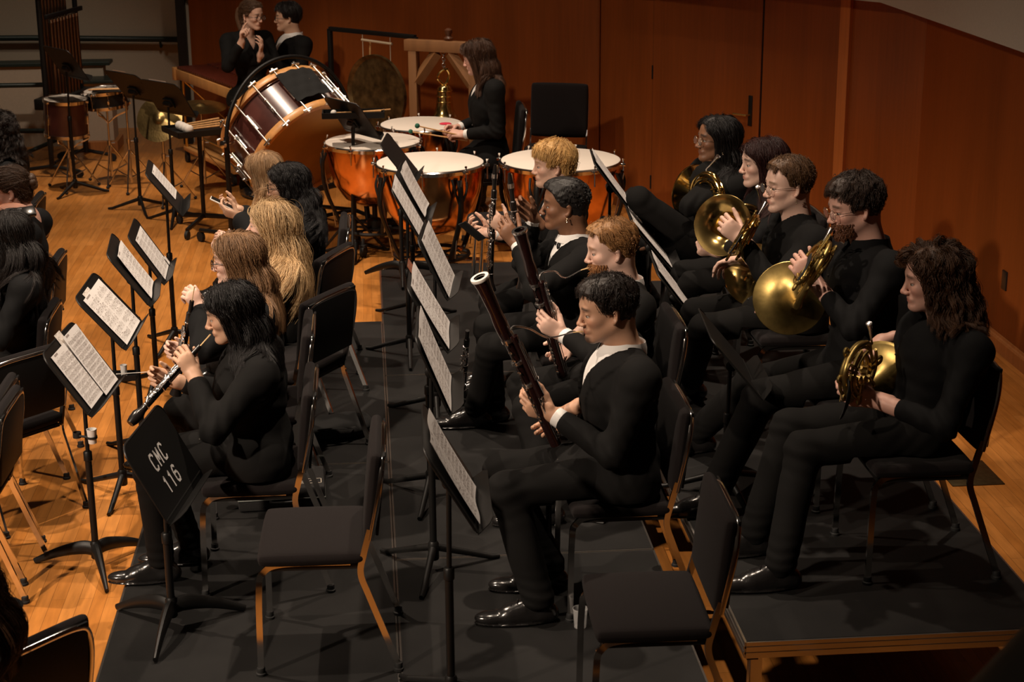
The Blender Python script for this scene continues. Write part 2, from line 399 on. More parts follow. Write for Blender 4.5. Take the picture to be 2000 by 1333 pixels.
            ch = bad | far; Db = P[ch]-prev[ch]; D[ch] = Db/(np.linalg.norm(Db, axis=1, keepdims=True)+1e-9)
            Y = (P-o) @ R/sc
            if kind == 'long':
                fe = np.interp(Y[:, 2], [-.16, -.10, .03, .075], [.06, .018, .030, .10])+S.get('face', 0.); ov = np.clip(Y[:, 0]-fe, 0, .1)*(np.abs(Y[:, 1]) < .13)
                P -= np.outer(ov*.6*sc, R[:, 0])
            P = prev+(P-prev)/(np.linalg.norm(P-prev, axis=1, keepdims=True)+1e-9)*h
            if kind != 'long' and not S.get('loose'):
                fz = ((Y[:, 0] > .040) & (Y[:, 2] < S.get('fringe', .058))) | ((np.abs(Y[:, 1]) > .058) & (Y[:, 0] < .035) & (Y[:, 0] > -.045) & (Y[:, 2] < .012)) | (Y[:, 2] < -.075)
                P[fz] = prev[fz]+(P[fz]-prev[fz])*.02
            if pin is not None:
                w = pin[1]*(st+1)/k; P = P+(V(pin[0])-P)*w
            out.append(P.copy())
        Pn = np.stack(out, 1); s_ = np.linspace(0, 1, k+1)[None, :]*ln[:, None]
        if cur:
            env = np.clip(s_/.05, 0, 1); Pn = Pn+(np.sin(s_*cf+ph[:, None])*env*cur)[..., None]*(R @ V(.5, .8, 0))+(np.cos(s_*cf*1.1+ph[:, None]*1.7)*env*cur*.7)[..., None]*(R @ V(.8, -.5, .2))
        nc = S.get('kids', 23); sp = S.get('spread', .007); t = np.linspace(0, 1, k+1)
        ofs = rng.normal(size=(n, nc, 3))*sp; ofs[:, 0] *= .2
        clump = 1-S.get('clump', .55)*t; C = Pn[:, None]+ofs[:, :, None, :]*clump[None, None, :, None]
        wv = np.sin(s_[:, None, :]*S.get('wfreq', 55)+rng.uniform(0, 6.28, (n, nc, 1)))*S.get('wave', .0012)*np.clip(s_[:, None]/.03, 0, 1)
        C = C+wv[..., None]*rng.normal(size=(n, nc, 1, 3)); C = C.reshape(n*nc, k+1, 3)-V(root.location)
        tone = np.clip(1+rng.normal(0, S.get('var', .16), (n, 1))+rng.normal(0, .10, (n, nc)), .4, 1.7).reshape(-1); tt = np.interp(t, [0, .3, 1], [S.get('rootc', .8), 1., S.get('tipc', 1.1)])
        cv = bpy.data.hair_curves.new('hair_strands'); m = n*nc; cv.add_curves([k+1]*m); cv.position_data.foreach_set('vector', C.astype(np.float32).ravel())
        rr = (S.get('r', .00076)*rng.uniform(.7, 1.2, m)[:, None]*np.interp(t, [0, .7, 1], [1, .85, .25])[None]).astype(np.float32)
        ra = cv.attributes.get('radius') or cv.attributes.new('radius', 'FLOAT', 'POINT'); ra.data.foreach_set('value', rr.ravel())
        c4 = np.ones((m, k+1, 4), np.float32); c4[..., :3] = base[None, None]*tone[:, None, None]*tt[None, :, None]
        ca = cv.attributes.new('tint', 'FLOAT_COLOR', 'POINT'); ca.data.foreach_set('color', c4.ravel())
        cv.materials.append(MH); so_ = bpy.data.objects.new('hair_strands', cv); COL.objects.link(so_); so_.parent = hp
def mesh_post(sdf, vox, post):
    old = sdf.d; sdf.d = lambda X: post(SDF.d(sdf, X), X); r = sdf.mesh(vox); del sdf.d; return r
MSK = mat('skin', (.6, .4, .3), .48, vcol='tint', sss=.12, bump=(420, .05)); MH = mat('hair', (.1, .06, .04), .42, vcol='tint', spec=.45, bump=(300, .25, (1, 1, .12)))
MJK = mat('black suit wool', (.0048, .0045, .0044), .85, spec=.2, bump=(900, .15)); MTR = mat('black trouser wool', (.0060, .0056, .0054), .88, spec=.16, bump=(900, .15))
MSH = mat('white dress shirt', (.78, .76, .74), .75, bump=(300, .1)); MSB = mat('black shirt cotton', (.0050, .0050, .0054), .82, spec=.2, bump=(700, .2))
MSAT = mat('black satin', (.008, .008, .009), .4); MSHOE = mat('black shoe leather', (.012, .011, .011), .22, coat=.5, bump=(60, .12)); MBTN = mat('dark button', (.03, .028, .026), .25)
MEYEW = mat('eye white', (.42, .38, .35), .3); MIRIS = mat('iris', (.03, .018, .01), .15); MGLR = mat('glasses frame', (.02, .016, .014), .25); MGLM = mat('glasses wire', (.45, .36, .24), .25, 1.)
def glass(name, tint=(1, 1, 1), a=.12, rough=.03):
    if name in MATS: return MATS[name]
    m = mat(name, tint, rough); m.node_tree.nodes['Principled BSDF'].inputs['Alpha'].default_value = a; return m
MLENS = glass('spectacle lens', (.8, .82, .84), .10)
NPER = [0]
def person(label, head, hf, hip, F, ground=0., kind='tux', sex='m', skin=(.62, .40, .30), hs=1., roll=0., hair=None, wr=None, el=None, hands=None, kn=None, an=None, toe=None,
           fat=1., glasses=None, beard=None, brow=(.05, .03, .02), vox=.0042, cvox=.008, nose=1., chin=1., shoes=True, shoulder=None, lap=True, group=None, neckd=None, eyes=True, mouth=1., torso=None, bare=False, hat=None, noleg=False, earring=False, shw=None, tail=None, bun=None):
    """head: head centre (eye level), hf: where the face points, hip: pelvis centre, F: where the body faces; wr/el wrists and elbows (left,right) etc., all in metres"""
    vox *= QV; cvox *= QV; head = V(head); hip = V(hip); F = nrm(V(F)*V(1, 1, 0)); L = np.cross(UP, F); hf = nrm(hf); hl = nrm(np.cross(UP, hf)); hu = np.cross(hf, hl)
    if roll: rm = rotm(hf, roll); hl = rm @ hl; hu = rm @ hu
    R = np.stack([hf, hl, hu], 1); fem = sex == 'f'
    root = empty('person', (hip[0], hip[1], ground), 0, label, 'person', group); O = V(root.location)
    spine = nrm(head-V(0, 0, .05)-hip); nb = head-hu*.140*hs-hf*.040*hs-F*.018
    if neckd is not None: nb = nb+V(neckd)
    N = nb-UP*.030; sw = shw or (.165 if fem else .19)*fat**.4
    tu = nrm(N-hip); SH = [N-UP*.048-F*.028+L*sw*i for i in (1, -1)]
    if shoulder is not None: SH = [SH[i]+V(shoulder[i]) for i in (0, 1)]
    la, lf, lt, ls = (.275, .245, .42, .41) if fem else (.30, .265, .445, .43)
    wr = wr or [hip+F*.34+L*.1+UP*.12, hip+F*.34-L*.1+UP*.12]; el = el or [None, None]
    W = [V(w) for w in wr]; E = []
    for i in (0, 1):
        pole = V(el[i]) if el[i] is not None else (SH[i]+W[i])/2+L*(.25 if i == 0 else -.25)-UP*.4-F*.1
        E.append(ik(SH[i], W[i], la, lf, pole))
    HJ = [hip+L*.085*i for i in (1, -1)]
    an = an or [hip*V(1, 1, 0)+V(0, 0, ground+.09)+F*.5+L*.1*i for i in (1, -1)]; A = [V(a) for a in an]; K = []
    for i in (0, 1):
        pole = V(kn[i]) if kn is not None and kn[i] is not None else (HJ[i]+A[i])/2+F*.5+UP*.5
        K.append(ik(HJ[i], A[i], lt, ls, pole))
    toe = toe or [F, F]; toe = [nrm(t) for t in toe]
    # --- skin: one continuous body
    s = SDF(); head_sdf(s, head, R, hs, fem, nose, chin, True, mouth)
    nk = (.047 if fem else .057)*fat**.3*hs
    s.cap(head+R @ (V(-.040, 0, -.06)*hs), N+F*.0, nk, nk*1.06, .03); s.cap(head+R @ (V(-.01, 0, -.075)*hs), N+F*.035, nk*.78, nk*.7, .03)
    if bare: torso_sdf(s, N, hip, SH, F, L, fat*(.86 if fem else .95), fem)
    else:
        s.cap(N, N-tu*.12, .06, .075, .03, (F, 1.3)); s.cap(N-tu*.1, hip, .07, .07, .03)
    for i in (0, 1):
        s.cap(N-UP*.03+L*(.05 if i == 0 else -.05), SH[i], .04, .04, .03)
        rr = .040 if bare else .026
        s.cap(SH[i], E[i], rr*1.15, rr, .02); s.cap(E[i], W[i], max(rr, .028), .025, .02)
        if not noleg:
            s.cap(HJ[i], K[i], .04, .035, .02); s.cap(K[i], A[i], .035, .03, .02)
            if shoes is not None: s.cap(A[i], A[i]+toe[i]*.12-UP*.055, .026, .02, .02)
        hd = (hands or [None, None])[i] or {}
        fd = nrm(W[i]-E[i]); d = hd.get('d', fd); n = hd.get('n', -UP*.6-L*(.5 if i == 0 else -.5)); sc = .97 if fem else 1.06
        s.cap(E[i]+(W[i]-E[i])*.7, W[i], .027*sc, .026*sc, .02)
        add_hand(s, W[i], d, n, i == 0, hd.get('pose', 'soft'), sc*hs)
    vs, fs = s.mesh(vox); vs = smooth_verts(vs, fs, 1, .35)
    Y = (vs-head) @ R/hs; sk = V(skin); c = np.tile(sk, (len(vs), 1)); ff, ll, uu = Y.T; hd_ = (np.abs(ff) < .13) & (np.abs(ll) < .1) & (np.abs(uu) < .14)
    def bl(w, col): c[:] = c*(1-w[:, None])+V(col)*w[:, None]
    g = lambda x, a: np.exp(-(x/a)**2)
    bl(hd_*.30*g(ff-.075, .03)*g(np.abs(ll)-.043, .02)*g(uu+.03, .022), sk*V(1.02, .62, .55)); bl(hd_*.4*g(ff-.115, .014)*g(ll, .015)*g(uu+.037, .014), sk*V(1., .62, .55)); bl(hd_*.2*g(np.abs(ll)-.083, .012)*g(uu+.014, .03), sk*V(1., .7, .62))
    bl(hd_*(ff > .07)*.75*np.clip(1.6-np.abs(uu+.068)/.0075, 0, 1)*np.clip(1.5-np.abs(ll)/.018, 0, 1), sk*V(.82, .42, .40))
    by = .026-.25*np.clip(np.abs(ll)-.035, 0, 1); bl(hd_*(ff > .05)*.85*np.clip(1.7-np.abs(uu-by)/.0045, 0, 1)*np.clip((.052-np.abs(ll))/.008, 0, 1)*np.clip((np.abs(ll)-.010)/.006, 0, 1), brow)
    bl(hd_*.25*g(np.abs(ll)-.03, .02)*g(uu+.001, .012)*(ff > .06), sk*V(.62, .5, .46))
    bl(hd_*.8*(ff > .06)*np.clip(1.5-np.abs(uu+.0025)/.0022, 0, 1)*np.clip((.0165-np.abs(np.abs(ll)-.032))/.005, 0, 1), V(brow)*.6+V(.01, .006, .004))
    if sex == 'm' and beard != 'none':
        jw = hd_*np.clip((-.045-uu)/.03, 0, 1)*np.clip((ff+.01)/.03, 0, 1); bl(jw*(.22 if beard is None else .3), sk*V(.5, .45, .45))
        if beard == 'goatee':
            bl(hd_*.85*(ff > .055)*np.clip((.03-np.abs(ll))/.01, 0, 1)*np.clip((-.083-uu)/.01, 0, 1), V(.03, .02, .015)); bl(hd_*.45*(ff > .07)*np.clip((.028-np.abs(ll))/.01, 0, 1)*g(uu+.053, .006), V(.05, .03, .025))
    body = mesh_np('body', vs-O, fs, MSK, root, c)
    if eyes:
        for i in (1, -1):
            m = MB(); cc = head+R @ (V(.0745, i*.031, -.0035)*hs); m.ball(cc-O, .0125*hs, 12); m.ball(cc-O+R @ V(.0062, 0, 0)*hs, .0077*hs, 10, 1); m.build('eye', [MEYEW, MIRIS], root)
    # --- hair, beard
    coll = SDF(); head_sdf(coll, head, R, hs, fem, nose, chin, False); coll.cap(head+R @ (V(-.035, 0, -.06)*hs), N, nk, nk*1.1, .02); torso_sdf(coll, N, hip, SH, F, L, fat*1.05, fem)
    for i in (0, 1): coll.cap(SH[i], E[i], .05, .04, .02)
    if hair and hair['kind'] == 'long': coll.ell(head+R @ (V(.085, 0, -.05)*hs), V(.05, hair.get('guard', .064), .105)*hs, R, .02)
    if hair: make_hair(hair, root, head, R, hs, coll, max(vox, .004))
    for kd_, cc_ in (('ponytail', tail), ('hair_bun', bun)):
        if cc_ is not None:
            hm_ = mat('tied hair %.3f' % cc_[0], cc_, .45, noise=(60, .3, (1, 1, .2)), bump=(160, .5, (1, 1, .15))); q0 = head+R @ (V(-.095, .0, .02)*hs)-O; m = MB()
            if kd_ == 'ponytail': P_ = bez([q0, q0-hf*.05*hs+UP*.005, q0-hf*.065-UP*.07, q0-hf*.045-UP*.17, q0-hf*.04-UP*.24], 6); m.tube(P_, list(np.interp(np.linspace(0, 1, len(P_)), [0, .15, .5, 1], [.016, .026, .030, .006])), 12)
            else:
                for a in np.linspace(0, 6.28, 8)[:-1]: m.ball(q0-hf*.035*hs+hl*.022*math.cos(a)+hu*.022*math.sin(a), (.026, .026, .026), 12)
            m.build(kd_, hm_, root)
    if isinstance(beard, dict):
        rng = np.random.default_rng(4); nB = 1500; th = rng.uniform(-1.5, 1.5, nB); uu_ = rng.uniform(-.125, -.048, nB)
        p = np.stack([.03+.062*np.cos(th)*.95, .056*np.sin(th), uu_], 1); mo = rng.random(nB) < .16
        p[mo] = np.stack([np.full(mo.sum(), .095), rng.uniform(-.03, .03, mo.sum()), rng.uniform(-.058, -.050, mo.sum())], 1)
        keep = ~((p[:, 0] > .07) & (np.abs(p[:, 1]) < .021) & (p[:, 2] > -.080) & (p[:, 2] < -.059)); p = p[keep]; P = head+(p*hs) @ R.T; hsd = SDF(); head_sdf(hsd, head, R, hs, fem, nose, chin, True)
        for _ in range(3):
            sd = hsd.d(P); gr = np.stack([hsd.d(P+V(*(1e-3 if i == a else 0 for i in range(3))))-sd for a in range(3)], 1)/1e-3; gr /= np.linalg.norm(gr, axis=1, keepdims=True)+1e-9; P = P-gr*sd[:, None]
        ok = np.abs(hsd.d(P)) < .006; P = P[ok]; gr = gr[ok]; p = p[ok]; D = gr*.3+(-UP)*.9+rng.normal(size=P.shape)*.25+hf*.1; D /= np.linalg.norm(D, axis=1, keepdims=True); ln = beard['len']*rng.uniform(.6, 1.2, len(P))*np.interp(p[:, 0], [0, .06], [.45, 1.])
        k = 5; Pn = np.stack([P+D*ln[:, None]*t/k-UP*.25*ln[:, None]*(t/k)**2 for t in range(k+1)], 1)
        v2, f2 = strand_mesh(Pn, rng.uniform(.0014, .0024, len(P)), 4, .35); tone = rng.uniform(.65, 1.35, len(P)); c2 = np.repeat(V(beard['col'])[None]*tone[:, None], (k+1)*4, 0)
        mesh_np('beard', v2-O, f2, MH, root, c2)
    if glasses:
        gm = MGLM if glasses == 'wire' else MGLR; m = MB(); rr = .0011 if glasses == 'wire' else .0019; q = lambda f, l, u: head+R @ (V(f, l, u)*hs)-O
        for i in (1, -1):
            ring = [q(.108-.10*(.3*(math.cos(t)*.024+.033)), i*(.033+.0245*math.cos(t)), -.008+.0215*math.sin(t)) for t in np.linspace(0, 2*math.pi, 25)[:-1]]
            m.tube(ring, rr, 6, 0, True); m.tube([q(.105, i*.057, .0), q(.05, i*.076, .002), q(-.012, i*.081, .003), q(-.028, i*.079, -.014)], rr, 6)
            m.add(ring, [tuple(range(24))], 1)
        m.tube(bez([q(.108, .0095, -.004), q(.113, 0, .0), q(.108, -.0095, -.004)], 5), rr, 6); m.build('eyeglasses', [gm, MLENS], root)
    if earring:
        m = MB(); e0 = head+R @ (V(-.006, .086, -.046)*hs)-O
        for j in range(3): m.ball(e0-UP*(.004+j*.008)+F*.002*(j % 2), .0028 if j < 2 else .0038, 8)
        m.tube([e0+UP*.002, e0-UP*.02], .0008, 5); m.build('earring', MGLM, root)
    # --- trousers and shoes
    if not noleg:
        t = SDF(); lf_ = .92 if fem else 1.; fl = fat*lf_
        t.cap(HJ[0]+UP*.0, HJ[1], .105*fl, .105*fl, .06); t.cap(hip-UP*.005, hip+tu*.12, .115*fl, .125*fl, .06, (F, 1.15))
        for i in (0, 1):
            t.cap(HJ[i], K[i], .086*fl, .066*fl, .04); t.cap(K[i], A[i]+UP*.01, .066*fl, .058*fl if not fem else .05, .03)
        def folds(X):
            o = wob(X, 22, 3)*.0035
            for i in (0, 1):
                r = np.linalg.norm(X-K[i], axis=1); o += np.sin((X-K[i]) @ nrm(K[i]-A[i])*110+2*wob(X, 20, 8))*.0035*np.exp(-(r/.10)**2); r = np.linalg.norm(X-A[i], axis=1); o += np.sin(X[:, 2]*150+2*wob(X, 18, 9))*.003*np.exp(-(r/.09)**2)
                r = np.linalg.norm(X-HJ[i]-F*.05, axis=1); o += np.sin((X @ nrm(F+UP*.8))*120+2*wob(X, 15, 4))*.003*np.exp(-(r/.12)**2)
            return o
        vs, fs = t.mesh(cvox, folds); seatclamp(vs, hip, F, .062); mesh_np('trousers', vs-O, fs, MTR, root)
        if shoes:
            for i in (0, 1):
                b = SDF(); f = toe[i]*V(1, 1, 0); f = nrm(f); w = np.cross(UP, f); g0 = A[i]*V(1, 1, 0)+V(0, 0, A[i][2]-.09); kk = .9 if fem else 1.
                b.cap(g0-f*.045+UP*.035, g0+f*.10*kk+UP*.028, .036*kk, .043*kk, .02); b.ell(g0+f*.165*kk+UP*.026, V(.075, .040, .026)*kk, np.stack([f, w, UP], 1), .025); b.cap(g0-f*.02+UP*.055, g0+UP*.10, .040*kk, .044*kk, .02); b.cap(g0+f*.02+UP*.075, g0+f*.11+UP*.038, .034*kk, .030*kk, .02)
                b.ell(g0+f*.09*kk+UP*.008, V(.15, .048, .008)*kk, np.stack([f, w, UP], 1), .002)
                b.planes([(UP, g0)], g0, .4, .001)
                vs, fs = b.mesh(.005); vs[:, 2] = np.maximum(vs[:, 2], g0[2]+.0005); sh = mesh_np('shoe', vs-O, fs, MSHOE, root)
                if not fem and vox < .0045:
                    m = MB()
                    for j in range(4):
                        cl = g0-O+f*(.03+j*.022)+UP*(.112-j*.0125); m.tube([cl-w*.016, cl+UP*.004, cl+w*.016+f*.006], .0022, 5)
                    lc = m.build('lace', MSHOE, sh)
    # --- upper clothes
    j = SDF(); torso_sdf(j, N, hip, SH, F, L, fat*1.06, fem)
    sl = 1. if kind in ('tux', 'suit') else .92
    for i in (0, 1):
        cuff = W[i]-nrm(W[i]-E[i])*(.052 if kind != 'roll' or i else .11)
        j.cap(SH[i], E[i], .064*sl*fat**.6, .052*sl, .035); j.cap(E[i], cuff, .052*sl, .043*sl if kind != 'flare' else .062, .02)
    if kind in ('tux', 'suit') and lap:
        j.cap(HJ[0]+L*.03-tu*.02, HJ[1]-L*.03-tu*.02, .128*fat, .128*fat, .05); j.cap(hip+tu*.05, hip-UP*.02+F*.13, .13*fat, .12*fat, .05, (UP, 1.25))
    elif kind in ('shirt', 'roll', 'top'):
        j.cap(hip+tu*.1, hip+tu*.03+F*.02, .135*fat, .14*fat, .05, (F, 1.15))
    ap = N-tu*(.31 if kind == 'tux' else .24 if kind == 'suit' else .09)+F*.16; wd = {'tux': .092, 'top': .08}.get(kind, .062)
    wedge = None
    if kind in ('tux', 'suit', 'shirt', 'roll', 'top'):
        NL, NR = N+L*wd+UP*.03, N-L*wd+UP*.03; nl = nrm(np.cross(NL-ap, F)); nr = nrm(np.cross(NR-ap, F))
        if nl @ L < 0: nl = -nl
        if nr @ L > 0: nr = -nr
        wedge = [(nl, ap), (nr, ap), (-F, N+F*.005)]; j.planes(wedge, ap, .42, .006)
    j.cap(N+UP*.02, N+UP*.12, nk*1.12, nk*1.3, .01, None, True)
    def fold(X):
        o = wob(X, 26, 1)*.0035+wob(X, 60, 11)*.0012
        for i in (0, 1):
            r = np.linalg.norm(X-E[i], axis=1); ax = nrm(W[i]-SH[i]); o += np.sin((X-E[i]) @ ax*130+2.2*wob(X, 22, 6+i))*.0048*np.exp(-(r/.11)**2)
            r = np.linalg.norm(X-SH[i]+UP*.09, axis=1); o += np.sin((X @ nrm(UP+L*.6))*95+2*wob(X, 18, 7))*.0035*np.exp(-(r/.10)**2)
        r = np.linalg.norm(X-hip-tu*.13, axis=1); o += np.sin(X @ tu*85+2.5*wob(X, 14, 5))*.004*np.exp(-(r/.17)**2)
        if wedge and kind in ('tux', 'suit'):
            dd = np.maximum((X-ap) @ nl, (X-ap) @ nr); fr = ((X-N) @ F > .03) | ((X-N) @ UP > -.1); o -= np.where((dd > 0) & (dd < .05+.02*((X-ap) @ tu > .2)) & fr & ((X-ap) @ tu > 0), .0055, 0)
        return o
    vs, fs = j.mesh(cvox*.85, fold); vs = smooth_verts(vs, fs, 2, .5)
    if lap: seatclamp(vs, hip, F, .060)
    nm = {'tux': 'jacket', 'suit': 'jacket', 'flare': 'blouse', 'top': 'blouse'}.get(kind, 'shirt')
    mesh_np(nm, vs-O, fs, MJK if kind in ('tux', 'suit') else MSB, root)
    if kind in ('tux', 'suit', 'top'):
        u = SDF(); torso_sdf(u, N, hip, SH, F, L, fat*.96, fem); u.cap(N+UP*.015, N+UP*.12, nk*1.05, nk*1.3, .01, None, True)
        if kind == 'suit': u.planes([(nrm(nl-UP*.2), ap+UP*.09), (nrm(nr-UP*.2), ap+UP*.09), (-F, N+F*.005)], ap, .42, .006)
        vs, fs = u.mesh(cvox*.85, lambda X: wob(X, 40, 2)*.0012); vs = smooth_verts(vs, fs, 2, .5); mesh_np('dress_shirt' if kind == 'tux' else 'camisole', vs-O, fs, MSH if kind == 'tux' else MSB, root)
    if kind in ('tux', 'shirt', 'roll', 'suit'):
        # collar: a band round the neck, open in front
        ax = nrm(UP*1.+F*-.12); a0 = N+UP*.005+F*.012; m = MB(); k = 26; rows = []
        x, y = L, np.cross(ax, L); y = -nrm(y) if y @ F < 0 else nrm(y); x = L
        op = .45 if kind in ('shirt', 'roll') else .12
        if kind == 'suit': op = .95
        rx = nk*1.22
        for hh, ro in ((-.02, 1.12), (.008, 1.06), (.036, 1.03), (.040, 1.08), (.016, 1.20), (-.008, 1.38 if kind != 'tux' else 1.24)):
            row = []
            for t in np.linspace(op, 2*math.pi-op, k):
                fr = max(0, math.cos(t)); row.append(a0-O+ax*(hh-.024*fr*(1 if hh > 0 else .4))+rx*ro*(x*math.sin(t)+y*(math.cos(t)*1.08)))
            rows.append(row)
        vs = [p for r_ in rows for p in r_]; m.add(vs, [(r_*k+i, r_*k+i+1, (r_+1)*k+i+1, (r_+1)*k+i) for r_ in range(len(rows)-1) for i in range(k-1)])
        m.build('shirt_collar' if kind != 'suit' else 'jacket_collar', MSH if kind == 'tux' else MSB if kind != 'suit' else MJK, root, angle=70)
    if kind == 'tux':
        bt = SDF(); b0 = N+F*(nk*1.34+.014)-UP*.022
        for i in (1, -1): bt.cap(b0+L*i*.008, b0+L*i*.042, .010, .020, .004, (F, 1.7))
        bt.ell(b0+F*.004, V(.011, .011, .012), None, .004); vs, fs = bt.mesh(.004); mesh_np('bow_tie', vs-O, fs, MSAT, root)
        for i in (0, 1):
            fd = nrm(W[i]-E[i]); m = MB(); c0 = W[i]-fd*.034; m.lathe([(.036, 0), (.0375, .004), (.0365, .030), (.0345, .032), (.033, .028), (.033, 0)], 20, c0-O, fd, cap=False); m.build('shirt_cuff', MSH, root)
    if kind in ('suit', 'shirt', 'roll', 'tux'):
        m = MB(); nb_ = 0
        for q_ in range(2 if kind != 'shirt' else 4):
            p0 = ap-tu*(.03+.09*q_)+F*.08
            X = np.array([p0-F*.002*z for z in range(120)]); dd = j.d(X); h = np.nonzero(dd < .003)[0]
            if len(h): m.ball(X[h[0]]-O, .0065 if kind in ('tux', 'suit') else .0045, 8); nb_ += 1
        if nb_: m.build('button', MBTN, root)
    root['_j'] = [float(x) for x in np.concatenate([W[0], W[1], N])]; del root['_j']
    return dict(root=root, W=W, E=E, K=K, A=A, N=N, SH=SH, head=head, R=R)
def seatclamp(vs, hip, F, h):
    if h is None: return
    X = (vs-hip) @ F; I = (X < .27) & (vs[:, 2] < hip[2]-h) & (vs[:, 2] > hip[2]-.3); vs[I, 2] = hip[2]-h+(vs[I, 2]-hip[2]+h)*.06*np.clip((X[I])/.2, .02, 1)
def torso_sdf(s, N, hip, SH, F, L, fat, fem):
    tu = nrm(N-hip); ln = np.linalg.norm(N-hip); ch = hip+tu*ln*.66
    s.cap(hip+tu*.02, hip+tu*ln*.42, .128*fat, .122*fat*(.92 if fem else 1.04), .06, (F, 1.18))
    s.ell(ch+F*.022, V(.128*fat, (.150 if fem else .172)*fat**.6, .19), np.stack([F, L, tu], 1), .06)
    if fem:
        for i in (1, -1): s.ell(ch+F*.085*fat+L*.07*i-tu*.01, V(.062, .066, .066), None, .04)
    for i in (0, 1):
        s.cap(N-UP*.018, SH[i]-UP*.004, .050*fat**.5, .060*fat**.6, .04); s.cap(SH[i]-tu*.05, SH[i]-tu*.02, .062, .064, .04)
    s.cap(N-tu*.02, N+tu*.012, .064, .058, .03)
# ---------------------------------------------------------------- materials of the place
CHROME = mat('chrome', (.78, .76, .74), .13, 1.); STEEL = mat('worn steel', (.42, .40, .38), .35, 1.); BRASS = mat('brass', (.80, .56, .20), .16, 1., noise=(30, .12)); BRASSD = mat('dull lacquered brass', (.46, .33, .115), .40, 1., noise=(11, .6))
SILVER = mat('silver keys', (.88, .83, .80), .24, 1.); COPPER = mat('polished copper', (.80, .36, .13), .17, 1., noise=(9, .18), bump=(7, .06)); BLKM = mat('black stand paint', (.006, .0057, .0055), .45, spec=.4, bump=(500, .06)); BLKP = mat('black plastic', (.012, .012, .012), .35)
RUB = mat('rubber', (.010, .010, .010), .7); CHFAB = mat('charcoal chair fabric', (.0105, .0082, .0082), .95, spec=.12, noise=(500, .25), bump=(900, .35), sheen=.03); CHBACK = mat('black chair shell', (.004, .004, .004), .55, spec=.3)
GRENA = mat('grenadilla wood', (.010, .008, .0075), .28, coat=.3); MAPLE = mat('red maple', (.016, .0045, .004), .2, coat=.6, noise=(40, .4, (1, 1, .1))); IVORY = mat('ivory ring', (.85, .80, .74), .3); CANE = mat('reed cane', (.62, .42, .20), .6)
PAPER = mat('sheet paper', (.80, .77, .75), .8); INK = mat('printed ink', (.33, .28, .26), .8); PAPER2 = mat('folder paper', (.78, .72, .66), .8); HEADS = mat('calf head', (.74, .66, .58), .55, noise=(4, .05)); WFELT = mat('white felt', (.75, .70, .64), .95, bump=(300, .5)); STICK = mat('hickory stick', (.55, .30, .12), .45, noise=(50, .25, (1, 1, .1)))
OAKP = mat('blond frame wood', (.50, .24, .075), .4, noise=(14, .2, (1, 1, .2))); ROSEW = mat('rosewood bars', (.09, .018, .010), .3, noise=(30, .3)); PINE = mat('rough pine', (.26, .12, .045), .6, noise=(10, .25, (1, 1, .15))); DRUMW = mat('dark red drum lacquer', (.075, .024, .019), .28, coat=.4, noise=(5, .35), bump=(6, .05)); HOOPW = mat('maple hoop', (.62, .30, .10), .35, noise=(16, .25)); DHEAD = mat('amber drum head', (.40, .20, .055), .5, noise=(5, .15))
ALU = mat('aluminium trim', (.62, .58, .54), .28, 1.); CUPM = mat('frosted plastic', (.85, .84, .82), .35, trans=.12); REDT = mat('red tape', (.45, .01, .015), .5); GREENM = mat('green felt', (.02, .12, .07), .8); PINKF = mat('pink felt', (.65, .03, .07), .9); BLKCL = mat('black cloth', (.010, .010, .010), .95)
CLEAR = mat('clear cup plastic', (.8, .8, .8), .1); CLEAR.node_tree.nodes['Principled BSDF'].inputs['Alpha'].default_value = .22
